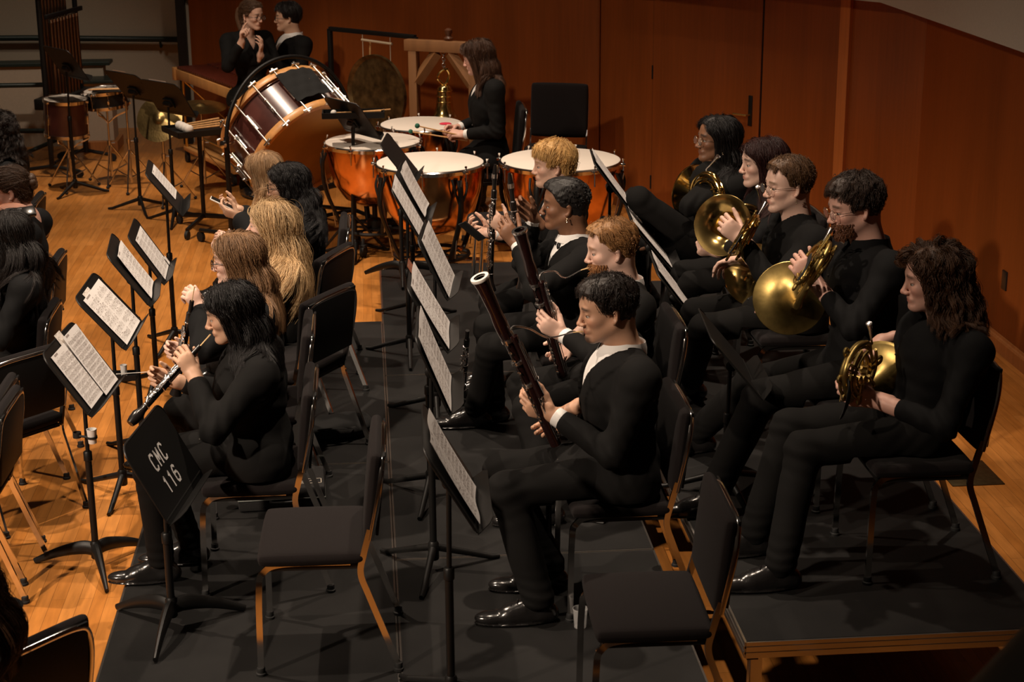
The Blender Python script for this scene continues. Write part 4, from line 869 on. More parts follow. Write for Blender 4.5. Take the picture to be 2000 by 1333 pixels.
def ond(x, y):  # on the slanted back wall
    d = _ray(x, y); n = V(dgn[0], dgn[1], 0); t = ((V(B_[0], B_[1], 0)-CPOS) @ n)/(d @ n); return CPOS+d*t
dl, dr = ond(1274, 300)[:2], ond(1486, 200)[:2]; tr = ond(1648, 200)[:2]
base('baseboard_right', V(3.765, 2.), B_-V(0, .01)); base('baseboard_back', B_, dr); base('baseboard_rear', dl, C_); base('baseboard_left', C_, D_)
m = MB(); z2 = 2.13
def onw(p, z, off=0): return V(p[0]+dgn[0]*off, p[1]+dgn[1]*off, z)
dv = V(dr[0]-dl[0], dr[1]-dl[1], 0); dw = np.linalg.norm(dv); dv /= dw; DN = V(dgn[0], dgn[1], 0)
m = MB(); m.box(onw((dl+dr)/2, z2/2+.006, .004), (dw/2-.004, .008, z2/2-.006), np.stack([dv, DN, UP], 1), .002); door = struct('door_1', m, WALLW)
m = MB()
for p in (dl, dr): m.box(onw(p, z2/2, .0), (.006, .004, z2/2), np.stack([dv, DN, UP], 1))
m.box(onw((dl+dr)/2, .004, .0), (dw/2, .02, .004), np.stack([dv, DN, UP], 1)); struct('trim_1', m, CHBACK)
hp = onw(ond(1468, 216)[:2], .98, .014); m = MB(); m.box(hp, (.019, .006, .115), np.stack([dv, DN, UP], 1), .003); o = m.build('door_lock_plate', BLKM); o.parent = door
m = MB(); m.tube([hp+UP*-.03, hp+DN*.05-UP*.03, hp+DN*.055-UP*.03-dv*.03, hp+DN*.055-UP*.032-dv*.125], .0085, 8); o = m.build('door_lever', BRASSD); o.parent = door
for y in (140, 355):
    hq = onw(dl, ond(1272, y)[2], .012); m = MB(); m.tube([hq-UP*.055, hq+UP*.055], .008, 8); o = m.build('door_hinge', CHBACK); o.parent = door
m = MB(); m.box(onw(tr, 1.5, .016), (.045, .018, 1.5), np.stack([dv, DN, UP], 1), .004); struct('trim_2', m, TRIMW)
m = MB(); j0 = C_; m.box(V(C_[0]-.0, C_[1]-.02, 1.5), (.004, .012, 1.5)); struct('trim_3', m, WALLW)
# gallery front over the panelling
m = MB(); ov = .36; zf = 1.92; prof = [(3.765, -1.), (3.765-ov, -1.), (3.765-ov, 11.30-.11), (C_[0]-.30, C_[1]-.20), (D_[0]-.2, D_[1]-.27), (D_[0], D_[1]), (C_[0], C_[1]), (3.765, 11.30)]
m.prism(prof, (0, 0, zf), (1, 0, 0), (0, 1, 0), (0, 0, 1), 1.9); struct('wall_gallery', m, PLASTG)
# plaster stair recess at the left
m = MB(); m.box((-4.6, 18.3, 2.5), (3.2, .1, 2.5)); struct('wall_left', m, PLAST)
m = MB(); m.box((-1.66, 17.85, 2.5), (.10, .55, 2.5)); struct('wall_left_return', m, PLAST)
m = MB(); m.box((-1.78, 17.22, 2.), (.045, .06, 2.)); struct('trim_4', m, STEELB)
m = MB(); m.box((-4.9, 17.30, .40), (2.33, .09, .40)); struct('wall_stair', m, PLAST)
m = MB(); m.box((-4.9, 17.30, .815), (2.40, .12, .018), None, .006); struct('trim_5', m, RAILG)
m = MB(); m.box((-2.60, 17.08, .33), (.13, .16, .33), None, .004); struct('wall_stair_post', m, PLAST); m = MB(); m.box((-2.60, 17.08, .675), (.16, .19, .016), None, .006); struct('trim_6', m, RAILG); m = MB(); m.box((-2.60, 17.06, .05), (.17, .21, .05), None, .004); struct('baseboard_post', m, BASEW)
r = empty('handrail', (-2.6, 18.1, .93), 0, 'long dark green handrail along the plaster wall behind the chimes', 'handrail'); O = V(r.location); MB().tube([V(-5.5, 18.1, .99)-O, V(-3.4, 18.1, .97)-O, V(-1.93, 18.1, .93)-O, V(-1.90, 18.13, .925)-O], .030, 12).build('rail', RAILG, r)
for x in (-4.5, -3.3, -2.1): MB().tube(bez([V(x, 18.2, .86)-O, V(x, 18.12, .855)-O, V(x, 18.10, .93)-O], 5), .013, 8).build('bracket', RAILG, r)
r = empty('stair_railing', (-3.6, 16.9, .0), 0, 'dark green low stair railing at the far left behind the violinists', 'railing'); O = V(r.location); MB().tube([V(-4.8, 16.9, .66)-O, V(-3.08, 16.9, .66)-O, V(-3.06, 16.9, .63)-O, V(-3.06, 16.9, .24)-O, V(-3.10, 16.9, .21)-O, V(-4.8, 16.9, .24)-O], .024, 10).build('frame', RAILG, r)
MB().tube([V(-3.08, 16.9, .22)-O, V(-3.08, 16.9, 0)-O], .02, 8).build('post', RAILG, r); MB().tube([V(-2.75, 16.7, .25)-O, V(-3.5, 16.2, -.0)-O], .02, 8).build('brace', RAILG, r)
# risers: 2.44 m sections
def riser(name, x0, x1, y0, y1, z, label):
    t = empty(name, ((x0+x1)/2, (y0+y1)/2, 0), 0, label, 'riser', 'black stage risers'); O = V(t.location); c = V((x0+x1)/2, (y0+y1)/2, z)-O; hx, hy = (x1-x0)/2-.002, (y1-y0)/2-.0075
    MB().box(c-UP*.012, (hx-.004, hy-.004, .012), None, .001).build('deck', DECK, t, smooth=False)
    m = MB()
    for s in (1, -1):
        for (cc, hh) in ((c+V(0, s*hy, -.032), (hx, .004, .030)), (c+V(s*hx, 0, -.032), (.004, hy, .030)), (c+V(0, s*(hy+.003), -.022), (hx, .004, .004)), (c+V(0, s*(hy+.003), -.044), (hx, .004, .004)), (c+V(s*(hx+.003), 0, -.022), (.004, hy, .004)), (c+V(s*(hx+.003), 0, -.044), (.004, hy, .004))): m.box(cc, hh)
    m.build('edge_trim', ALU, t, smooth=False)
    for sx in (1, -1):
        for sy in (1, -1): m = MB(); m.box(c*V(1, 1, 0)+V(sx*(hx-.045), sy*(hy-.05), (z-.06)/2), (.022, .022, (z-.06)/2), None, .003); m.build('leg', ALU, t, smooth=False)
    m = MB()
    for s in (1, -1): m.box(c+V(0, s*hy*.5, -.06), (hx-.02, .02, .02)); m.box(c+V(s*(hx-.03), 0, -.06), (.02, hy-.02, .02))
    m.build('under_frame', STEELB, t, smooth=False)
S0 = 2.43
for (x0, x1, ys, z, row) in ((-1.011, .055, (9.948, 7.57, 5.19), .2, 'front'), (.062, 1.13, (11.30, 8.885, 6.45, 4.02), .2, 'middle'), (1.235, 2.355, (9.96, 7.57, 5.195), .4, 'highest')):
    for i in range(len(ys)-1):
        riser('riser', x0, x1, ys[i+1], ys[i], z, {'front': ('far section of the front riser, under the long haired blonde woman', 'near section of the front riser, under the oboists and the lettered stand', 'near section of the front riser, under the empty chair and lettered stand'), 'middle': ('far section of the middle riser, ending before the kettledrums', 'middle section of the middle riser, under the clarinettists', 'near section of the middle riser, under the bassoonist in front'), 'highest': ('far section of the highest riser, under the horn players at the back', 'near section of the highest riser with brown lit front edge')}[row][i])
m = MB(); m.box(V(*atz(1890, 925, .002)), (.13, .16, .003), None, .002); tag(m.build('floor_plate', PLATE), 'square bronze floor plate in the boards behind the rightmost chair', 'floor plate')
p = atx(1962, 548, 3.762); m = MB(); m.box(p, (.006, .036, .058), None, .003); o = m.build('outlet_plate', BLKP); tag(o, 'small black outlet plate on the wood panelled wall at right', 'outlet')
# rail of the gallery the photo is taken from
m = MB(); g0, g1 = CPOS+_ray(1835, 1390)*2.2, CPOS+_ray(2150, 1060)*2.2; m.tube([g0-(g1-g0)*.6+V(.06, 0, -.09), g0+V(.06, 0, -.09), g1+V(.06, 0, -.09), g1+(g1-g0)*.3+V(.06, 0, -.09)], .085, 24); o = m.build('gallery_rail', mat('grey padded rail', (.24, .25, .22), .6)); tag(o, 'blurred dark grey gallery rail crossing the bottom right corner', 'rail')
# ---------------------------------------------------------------- stage lights, and a few spots added to brighten dark places
def area(loc, tgt, size, power, col, spread=180):
    l = bpy.data.lights.new('stage_light', 'AREA'); l.shape = 'DISK'; l.size = size; l.energy = power; l.color = col; l.spread = math.radians(spread); o = bpy.data.objects.new('stage_light', l); COL.objects.link(o); o.location = loc; o.rotation_euler = (Vector(tgt)-Vector(loc)).to_track_quat('-Z', 'Y').to_euler(); return o
def spot(loc, tgt, power, col, ang, blend=.6, size=.12):
    l = bpy.data.lights.new('spot_lamp', 'SPOT'); l.energy = power; l.color = col; l.spot_size = math.radians(ang); l.spot_blend = blend; l.shadow_soft_size = size; o = bpy.data.objects.new('spot_lamp', l); COL.objects.link(o); o.location = loc; o.rotation_euler = (Vector(tgt)-Vector(loc)).to_track_quat('-Z', 'Y').to_euler(); return o
WARM = (1., .80, .62)
spot((-6.0, 1.0, 6.0), (-.2, 7.1, .7), 2700, WARM, 38, 1., .14)
spot((-3.8, 7.4, 8.0), (-.9, 6.4, .2), 1250, WARM, 44, .8, .06)
spot((-.4, 5.8, 8.2), (-.2, 7.2, .3), 700, WARM, 58, .9, .10)
spot((1.8, 8.5, 8.2), (.1, 8.4, .3), 1250, WARM, 62, .9, .10)
spot((-2.5, 11.5, 8.2), (-.8, 11.0, .3), 1500, WARM, 62, .9, .12)
spot((.8, 12.5, 8.2), (.6, 12.2, .5), 640, WARM, 58, 1., .25)
spot((-4.5, 7.0, 7.0), (.0, 13.6, .2), 800, WARM, 42, .9, .2)
spot((-3.2, 8.5, 7.0), (-.75, 14.8, 1.25), 650, WARM, 13, .8, .1)  # narrow spot added to brighten the two standing percussionists
spot((-1.2, 12.0, 6.5), (-2.7, 16.2, .5), 420, WARM, 34, 1., .1)  # extra spot, put in to lift the dark stair post and small drums
spot((-2.6, 14.2, 7.0), (-2.3, 15.2, .7), 900, WARM, 24, 1., .1)  # added spot from above, makes the tom and snare heads brighter
spot((-4.5, 13.5, 6.0), (-5.2, 18.2, 1.0), 110, (1., .86, .66), 70, 1., .2)
w = bpy.data.worlds.new('hall'); SC.world = w; w.use_nodes = True; bg = w.node_tree.nodes['Background']; bg.inputs[0].default_value = (.9, .62, .42, 1); bg.inputs[1].default_value = .012
SC.view_settings.view_transform = 'Standard'; SC.view_settings.look = 'None'; SC.view_settings.exposure = .35; SC.view_settings.gamma = 1
cam.dof.use_dof = True; cam.dof.focus_distance = 7.9; cam.dof.aperture_fstop = cam.lens/1000/.0085; 
SC.cycles.use_denoising = True; SC.cycles.max_bounces = 6; SC.cycles.caustics_reflective = False; SC.cycles.caustics_refractive = False; SC.cycles.sample_clamp_indirect = 4
# ---------------------------------------------------------------- stands with their music
STD = dict(S9=(-.784, 5.919, .815, -.153, .485), S8=(-1.225, 6.945, .861, -.098, .589), S7=(-1.220, 7.798, .869, -.033, .700), S6=(-1.183, 8.297, .937, .080, .612), S5=(-1.232, 9.375, .765, .045, .566), S4=(-1.215, 10.214, .948, .075, .649),
    S1=(-2.540, 14.900, 1.078, .618, .574), S2=(-1.889, 14.131, .981, .708, .698), S3=(-1.561, 13.661, .953, .739, .546), S10=(-.107, 12.387, .978, .546, .594), S11=(.205, 10.915, .953, -.113, .651), S12=(.204, 9.226, 1.007, -.059, .492), S13=(.310, 8.211, .970, -.120, .433), S14=(.235, 7.121, 1.036, -.060, .524),
    S15=(.215, 6.338, 1.047, -.055, .388), S16=(.226, 5.207, 1.035, -.028, .534), S12a=(.252, 9.980, .929, -.112, .520), R1=(1.331, 9.237, 1.133, -.075, .646), R2=(1.448, 8.592, .951, -.075, .704), R3=(1.460, 7.940, .86, -.075, .659), R4=(1.440, 6.527, .969, -.075, .697))
LAB = dict(S9=('black music stand lettered CMC 116 on its empty desk', .2, 'arch', 2.5), S8=('black music stand with wide sheets, plastic cup strapped to its pole', 0, 'arch', 2.9), S7=('black music stand holding five-staff pages, white bottle tray on its pole', 0, 'tube', 2.5), S6=('black music stand on boards, third from the lettered stand', 0, 'tube', 2.4), S5=('black music stand on boards, sheet clipped beside a small white tag', 0, 'tube', 2.5), S4=('black music stand turned edge-on beside the tray of beaters', 0, 'tube', 2.3),
    S1=('empty brown-lit music stand in front of the tubular chimes', 0, 'tube', 2.2), S2=('music stand with dark back, left of the pair beside the snare drum', 0, 'tube', 2.9), S3=('music stand with dark back, right of the pair beside the beater tray', 0, 'tube', 2.6), S10=('music stand standing in front of the bass drum', 0, 'tube', 2.6), S11=('black music stand standing against the nearest copper kettledrum', .2, 'arch', 2.6), S12=('music stand with tall narrow page, on riser before the blond clarinettist', .2, 'tube', 2.6), S13=('music stand with long page, beside the phone holding clarinettist', .2, 'tube', 2.6), S14=('music stand with torn-topped page, before the red bearded bassoonist', .2, 'tube', 2.4),
    S15=('music stand with wide page, second from front on the middle riser', .2, 'tube', 2.4), S16=('nearest music stand on the middle riser, pages and pale lip', .2, 'tube', 2.2), S12a=('music stand with curled white page, behind the tall narrow page', .2, 'tube', 2.5), R1=('tallest music stand of the horn row, near the bare-footed horn player', .4, 'tube', 2.8), R2=('music stand of the horn row with round black knuckle showing', .4, 'tube', 2.8), R3=('music stand of the horn row before the man with earring', .4, 'tube', 2.8), R4=('music stand of the horn row with broad tilted lip, empty page side', .4, 'tube', 2.8))
FRM = {}
for k, p in STD.items():
    lb, z, sty, lg = LAB[k]; _, FRM[k] = make_stand(p, z, lb, sty, lg)
def sh(k, a0, a1, u0, u1, lab, **kw): return sheet(FRM[k], a0, a1, u0, u1, lab, seed=len(lab), **kw)
sh('S8', -.20, .02, -.10, .165, 'wide open sheet with many staves on the cup stand, lower page', rows=9, off=.006); sh('S8', .00, .215, -.115, .185, 'wide open sheet with many staves on the cup stand, upper page', rows=11, off=.008, curl=.004)
o = sh('S8', -.03, .05, .15, .215, 'cream folder corner sticking out above the cup stand pages', rows=1, off=.004, name='folder', pap=PAPER2)
sh('S7', -.19, .20, -.115, .165, 'five-staff open pages on the stand with the bottle tray', rows=6, off=.006); sh('S7', -.13, .0, .12, .185, 'small cream folder corner behind the five-staff pages', rows=1, off=.004, name='folder', pap=PAPER2)
sh('S6', -.13, .20, -.115, .15, 'narrow looking page on the stand third from the lettered one', rows=9, off=.006, curl=.006); sh('S5', -.15, .20, -.12, .15, 'page on the stand with the small white tag', rows=9, off=.006); sh('S4', -.05, .22, -.05, .16, 'white page edge on the edge-on stand near the beaters', rows=8, off=.006)
sh('S5', .16, .215, -.118, -.07, 'small white tag on the lip of the music stand', rows=1, off=.012, name='paper_tag')
sh('S2', -.08, .10, -.10, .215, 'white sheet peeking over the left dark stand back', rows=8, off=.006); sh('S3', -.10, .12, -.10, .212, 'white sheet peeking over the right dark stand back', rows=8, off=.006); sh('S10', -.22, .20, -.11, .205, 'white sheets on the stand before the bass drum', rows=8, off=.006)
sh('S12a', -.16, .20, -.10, .20, 'curled white page behind the tall narrow page', rows=9, off=.008, curl=.012); sh('S12', -.22, .18, -.12, .205, 'tall narrow page on the stand before the blond clarinettist', rows=10, off=.006); sh('S13', -.20, .22, -.13, .19, 'long page on the stand by the phone holding clarinettist', rows=10, off=.006, curl=.004); sh('S14', -.21, .20, -.12, .20, 'torn-topped page on the stand before the red bearded bassoonist', rows=10, off=.006, curl=.006)
sh('S14', .05, .2, .1, .225, 'brown edged booklet standing behind the torn-topped page', rows=1, off=.004, name='booklet', pap=mat('brown cover', (.30, .10, .05), .6)); sh('S15', -.22, .21, -.12, .20, 'wide page on the second stand from front of the middle riser', rows=10, off=.006, curl=.004); sh('S16', -.20, .12, -.115, .205, 'wavy page on the nearest stand of the middle riser', rows=11, off=.006, curl=.012)
for k, lb in (('R1', 'page on the tallest stand of the horn row'), ('R2', 'page on the horn row stand with the round knuckle'), ('R3', 'page on the horn row stand before the man with earring')): sh(k, -.19, .21, -.12, .20, lb, rows=10, off=.006, curl=.004)
# stencilled letters on the front stand's desk
def letters(txt, parent_fr, root, a, u, h, m, wd=.55):
    c, er, eu, N = parent_fr; G = {'C': [[(1, .85), (.8, 1), (.2, 1), (0, .8), (0, .2), (.2, 0), (.8, 0), (1, .15)]], 'M': [[(0, 0), (0, 1), (.5, .35), (1, 1), (1, 0)]], '1': [[(.25, .8), (.55, 1), (.55, 0)]], '6': [[(.9, .9), (.7, 1), (.25, 1), (0, .75), (0, .2), (.2, 0), (.8, 0), (1, .2), (1, .42), (.8, .58), (.2, .58), (0, .42)]]}
    for ch in txt:
        mb = MB()
        for st in G[ch]:
            for (x0, y0), (x1, y1) in zip(st[:-1], st[1:]):
                p0, p1 = c+er*(a+x0*h*wd)+eu*(u+y0*h), c+er*(a+x1*h*wd)+eu*(u+y1*h); d = nrm(p1-p0); s = np.cross(N, d)*.0048; q = N*.0037; O = V(root.location)
                mb.add([p0-d*.003-s+q-O, p1+d*.003-s+q-O, p1+d*.003+s+q-O, p0-d*.003+s+q-O], [(0, 1, 2, 3)])
        mb.build('letter', m, root, smooth=False); a += h*wd+h*.42
LET = mat('white stencil paint', (.62, .60, .58), .7)
s9 = [o for o in SC.objects if o.get('label', '').startswith('black music stand lettered')][0]
letters('CMC', FRM['S9'], s9, -.095, .040, .060, LET); letters('116', FRM['S9'], s9, -.095, -.055, .060, LET)
# cups, bottle, tray on the poles
def cup(p, r, h, label, name='plastic_cup', mt=None):
    m = MB(); m.lathe([(r*.8, 0), (r*.82, .002), (r, h), (r*1.04, h), (r*1.04, h+.003), (r*.95, h+.003), (r*.78, .004)], 24, cap=False); m.lathe([(.001, .002), (r*.8, .002)], 24, cap=False); o = m.build(name, mt or CUPM, None); o.location = p; return tag(o, label, 'cup')
pc = at(181, 866, 6.90); cup(pc, .021, .06, 'clear plastic cup strapped to the pole of the wide-sheet stand'); m = MB(); m.lathe([(.0205, .022), (.0222, .022), (.0222, .032), (.0205, .032)], 20, (0, 0, 0), cap=False); m.tube([(-.02, 0, .027), (-.055, .02, .027)], .005, 6); m.lathe([(.0155, -.012), (.018, -.012), (.018, .012), (.0155, .012)], 14, (-.068, .035, .027), cap=False); o = m.build('cup_strap', RUB); o.location = pc; tag(o, 'dark strap clamping the clear plastic cup to the pole', 'strap')
pt = at(242, 738, 7.72); tb = empty('stand_tray', pt, 0, 'small black tray clamped on the pole with the bottle', 'tray'); m = MB(); m.box((0, 0, 0), (.062, .045, .004), None, .002); m.box((0, -.043, .010), (.062, .003, .012)); m.box((0, .043, .010), (.062, .003, .012)); m.box((.06, 0, .010), (.003, .045, .012)); m.box((-.06, 0, .010), (.003, .045, .012)); m.build('tray', BLKM, tb); MB().tube([(-.055, 0, -.003), (-.075, .06, -.01)], .008, 8).build('arm', BLKM, tb)
cup(pt+V(.002, 0, .0045), .016, .055, 'small white frosted bottle standing in the stand tray', 'water_bottle'); mallet('straw', pt+V(-.03, -.03, .028), pt+V(.11, -.02, .030), 'thin white straw lying across the stand tray', 'straw', 0, None, IVORY, .002)
cup(atz(1133, 1226, .2)+UP*.001, .028, .075, 'clear plastic cup on the riser beside the front empty chair', 'plastic_cup', CLEAR)
m = MB(); m.box((0, 0, .011), (.035, .016, .010), rotm(UP, -.5), .006); o = m.build('reed_case', mat('grey reed case', (.30, .30, .30), .4)); o.location = atz(1167, 1020, .2); tag(o, 'small grey case on the riser under the front bassoonist chair', 'case')
# ---------------------------------------------------------------- chairs
PI = math.pi
def chair_at(px, py, z, face, label, group='charcoal orchestra chairs'):
    q = atz(px, py, z+.46); return make_chair(q[0], q[1], z, face, label, group)
E1 = make_chair(-.20, 5.73, .2, PI-.02, 'empty charcoal chair on the front riser, near the lettered stand', 'charcoal orchestra chairs')
E2 = make_chair(.895, 5.04, .2, PI-.02, 'empty charcoal chair at bottom centre, beside the brown lit riser edge', 'charcoal orchestra chairs')
# ---------------------------------------------------------------- the players
def atYz(px, Y, z):
    y0, y1 = 100., 1200.
    for _ in range(30):
        ym = (y0+y1)/2
        if at(px, ym, Y)[2] > z: y0 = ym
        else: y1 = ym
    return at(px, ym, Y)
DBG = []
def sit(label, Y, head, hipx, g, wr, fan, el=(None, None), kn=(None, None), seat=.53, hipY=None, face=(-1, 0, 0), **kw):
    """head (px,py[,dY]); wr, el, kn: (px,py,dY); fan: feet as pixels on the ground"""
    H = at(head[0], head[1], Y+(head[2] if len(head) > 2 else 0)); hp = V(H[0]+hipx, Y, g+seat) if abs(hipx) < 1 else atYz(hipx, Y, g+seat)
    P = lambda q: None if q is None else at(q[0], q[1], Y+q[2])
    an = [V(*(at(*q) if len(q) > 2 else atz(q[0], q[1], g+.09))) for q in fan] if fan else None
    DBG.append((label[:30], round(float(np.linalg.norm(H-hp)), 3), round(float(H[2]-g), 3), np.round(H, 2), np.round(hp, 2)))
    return person(label, H, kw.pop('hf', (-1, 0, 0)), hp, face, g, wr=[P(q) for q in wr], el=[P(q) for q in el], kn=[P(q) for q in kn], an=an, **kw)
SK = dict(pale=(.66, .43, .34), fair=(.62, .385, .285), tan=(.50, .285, .185), brown=(.22, .105, .058), mid=(.56, .34, .23), rosy=(.64, .37, .29))
G1 = dict(group='seated musicians in black')
HD = lambda pose, d=None, n=None: {k: v for k, v in (('pose', pose), ('d', d), ('n', n)) if v is not None}
# -- bassoons
PB2 = sit('man in tuxedo playing the nearest bassoon, dark hair and goatee', 6.05, (1184, 604), .06, .2, [(1084, 812, -.10), (1112, 806, .10)], [(1050, 1172), (1072, 1108)], [(1250, 858, -.26), None], [(1012, 962, -.12), (984, 908, .13)],
    hf=(-1, -.14, -.13), kind='tux', sex='m', skin=SK['tan'], beard='goatee', brow=(.02, .013, .01), hair=dict(kind='side', len=.055, col=(.014, .009, .007), top=.010, dirn=-1, sides=.25, n=420, fwd=.3, line=-.004, thick=.009, fringe=.066, groove=.003), hands=[HD('hold', (-.93, .1, .34), (.1, .9, .35)), HD('hold', (-.75, .05, -.6), (-.3, -.85, .2))], fat=1.08, vox=.0038, cvox=.0065, **G1)
PB1 = sit('man in tuxedo with red beard playing the bassoon behind the front one', 7.12, (1192, 487), .07, .2, [(1102, 655, -.12), (1122, 662, .10)], [(1068, 985), (1060, 938)], [(1180, 690, -.30), None], [(968, 800, -.10), (955, 752, .14)],
    hf=(-1, -.10, -.10), kind='tux', sex='m', skin=SK['pale'], brow=(.22, .10, .04), beard=dict(len=.017, col=(.27, .115, .038)), hair=dict(kind='back', len=.06, col=(.27, .135, .05), top=.008, topf=.006, line=.016, sides=.25, n=420, thick=.008, groove=.003), hands=[HD('hold', (-.85, .1, .5), (.0, .9, .3)), HD('hold', (-.6, -.2, -.6), (-.3, -.8, .2))], fat=1.05, vox=.004, **G1)
# -- clarinets
PC2 = sit('young man in tuxedo with short black hair raising a clarinet', 7.86, (1103, 400), .08, .2, [(1012, 478, -.10), (1043, 428, .16)], [(930, 800), (965, 790)], [(1060, 560, -.28), (1075, 520, .25)], [(935, 640, -.10), (925, 600, .14)],
    hf=(-1, .06, .0), kind='tux', sex='m', skin=SK['brown'], beard='none', brow=(.012, .009, .007), hair=dict(kind='curl', len=.014, col=(.010, .0085, .008), thick=.010, top=.010, groove=.003, n=500, stick=0, g=0, sides=.6, curl=.003, cfreq=500, lift=.8, seg=8, r=.0016, spread=.004), hands=[HD('hold', (-.6, .1, .8), (.1, .9, .0)), HD('hold', (-.75, -.1, .75), (-.1, -.9, .0))], nose=1.03, vox=.0042, earring=True, **G1)
PC1 = sit('blond young man in tuxedo with clarinet upright and phone in hand', 8.88, (1080, 322), .09, .2, [(993, 452, -.16), (962, 458, .10)], [(945, 745), (960, 725)], [(1075, 480, -.28), None], [(920, 590, -.10), (915, 570, .14)],
    hf=(-1, -.05, -.02), kind='tux', sex='m', skin=SK['fair'], beard='none', brow=(.30, .17, .07), hair=dict(kind='fringe', len=.085, col=(.52, .31, .11), top=.008, thick=.012, sides=.55, n=420, g=.04, fringe=.040), hands=[HD('hold', (-.75, .1, .65), (.0, .9, .1)), HD('hold', (-.95, -.1, .25), (-.1, -.5, .85))], nose=.97, vox=.0045, **G1)
# -- horns
PH5 = sit('person with long wavy brown hair in black shirt, horn resting in lap', 5.84, (1822, 545), -.03, .4, [(1712, 782, -.14), (1722, 668, .16)], [(1525, 1105), (1475, 1040)], [(1850, 812, -.30), (1800, 720, .28)], [(1578, 898, -.10), (1530, 826, .13)],
    hf=(-1, .10, -.10), kind='roll', sex='m', skin=SK['rosy'], beard='none', brow=(.06, .03, .02), hair=dict(kind='long', len=.27, col=(.075, .034, .016), n=420, curl=.010, cfreq=75, vol=.018, part=.02, guard=.075, narrow=0., sweepb=.0, g=.16, face=.012), hands=[HD('hold', (-.97, .1, .15), (.1, .9, .3)), HD('soft', (-.9, -.1, -.35), (-.1, -.35, -.9))], chin=.96, vox=.0038, cvox=.0065, **G1)
PH4 = sit('man with glasses and beard in black shirt playing the dull brass horn', 6.52, (1668, 404), .06, .4, [(1592, 552, -.12), (1560, 600, .14)], [(1395, 965), (1365, 845)], [(1640, 640, -.30), None], [(1478, 735, -.10), (1410, 668, .15)],
    hf=(-1, -.16, -.16), kind='roll', sex='m', skin=SK['rosy'], brow=(.06, .035, .02), glasses='wire', beard=dict(len=.009, col=(.13, .05, .022)), hair=dict(kind='side', len=.075, col=(.030, .016, .010), top=.016, topf=.010, sides=.25, n=460, curl=.005, cfreq=110, lift=.2, fwd=.8, fringe=.050, thick=.009), hands=[HD('grip', (-.65, .15, .75), (-.25, .85, .3)), HD('soft', (-.9, .2, -.2), (-.2, -.8, .2))], fat=1.06, vox=.0038, cvox=.0065, **G1)
PH3 = sit('man with glasses and earring in black jacket playing the bright horn', 7.46, (1538, 362), .06, .4, [(1450, 468, -.14), (1462, 505, .12)], [(1350, 745), (1330, 730)], [(1530, 545, -.28), None], [(1388, 600, -.08), (1375, 585, .15)],
    hf=(-1, -.20, -.03), kind='suit', sex='m', skin=SK['pale'], brow=(.14, .08, .04), glasses='wire', earring=True, beard='none', hair=dict(kind='side', len=.065, col=(.095, .048, .022), top=.010, topf=.004, line=.021, sides=.25, n=420, lift=.1, thick=.007, fwd=-1.2, fringe=.07), hands=[HD('grip', (-.75, .05, .65), (-.2, .9, .2)), HD('soft', (-.9, .2, -.2))], vox=.004, **G1)
PH2 = sit('woman with long dark red hair holding a horn bell upward in lap', 8.22, (1488, 318), .06, .4, [(1402, 492, -.10), (1440, 470, .14)], [(1290, 690), (1285, 680)], [(1470, 470, -.28), None], [(1330, 525, -.10), (1325, 520, .12)],
    hf=(-1, -.12, -.02), kind='top', sex='f', skin=SK['pale'], brow=(.04, .02, .015), hair=dict(kind='long', len=.42, col=(.030, .009, .008), n=420, part=-.01, guard=.070, sweep=.25, narrow=.6), hands=[HD('fist', (-1, .1, .0), (.2, .6, .75)), HD('soft', (-.9, .1, .2))], vox=.0045, **G1)
PH1 = sit('woman with glasses, long black hair, arms crossed hugging a horn', 8.80, (1400, 272), -.10, .4, [(1392, 345, -.06), (1376, 352, .16)], [(1298, 468, 8.92), (1276, 592)], [(1385, 420, -.30), (1400, 400, .28)], [(1268, 388, -.20), (1268, 470, .14)],
    hf=(-1, -.16, .05), kind='suit', sex='f', skin=SK['brown'], brow=(.012, .009, .008), glasses='wire', earring=True, shoes=False, hair=dict(kind='long', len=.40, col=(.009, .0075, .0075), n=420, part=.01, guard=.07, sweep=-.15, narrow=1.0, sweepb=.2), hands=[HD('soft', (-.3, .6, .75), (.6, .6, .2)), HD('soft', (-.6, -.7, .2), (.6, .0, -.5))], vox=.0045, **G1)
# -- oboes and flutes
PO2 = sit('woman with black hair in black suit playing the nearest oboe', 6.40, (452, 612), 505, .2, [(380, 735, -.12), (345, 745, .14)], [(315, 1095), (372, 1060)], [(410, 825, -.26), None], [(335, 890, -.09), (350, 880, .10)],
    hf=(-1, -.02, -.20), kind='suit', sex='f', skin=SK['mid'], brow=(.015, .01, .009), hs=.94, hair=dict(kind='long', len=.30, col=(.009, .0075, .0075), n=460, part=.0, guard=.066, sweep=-.1, narrow=.6, sweepb=.15), hands=[HD('hold', (-.45, .2, .85), (-.4, .8, -.1)), HD('hold', (-.85, -.2, .35), (-.2, -.8, .2))], vox=.0038, cvox=.0065, **G1)
PO1 = sit('woman with glasses and light brown hair raising an oboe upright', 7.18, (462, 508), 512, .2, [(395, 605, -.05), (372, 690, .16)], [(330, 880), (345, 875)], [(400, 668, -.22), None], [(360, 800, -.09), (365, 790, .12)],
    hf=(-1, .08, -.05), kind='flare', sex='f', skin=SK['pale'], brow=(.15, .08, .04), hs=.95, glasses='dark', hair=dict(kind='long', len=.40, col=(.26, .145, .072), n=520, part=.0, guard=.068, sweep=-.1, narrow=.2, sweepb=.2, var=.2), hands=[HD('pinch', (-.55, .1, .85), (-.5, .8, -.2)), HD('hold', (-.8, -.2, .3), (-.2, -.8, .1))], vox=.004, **G1)
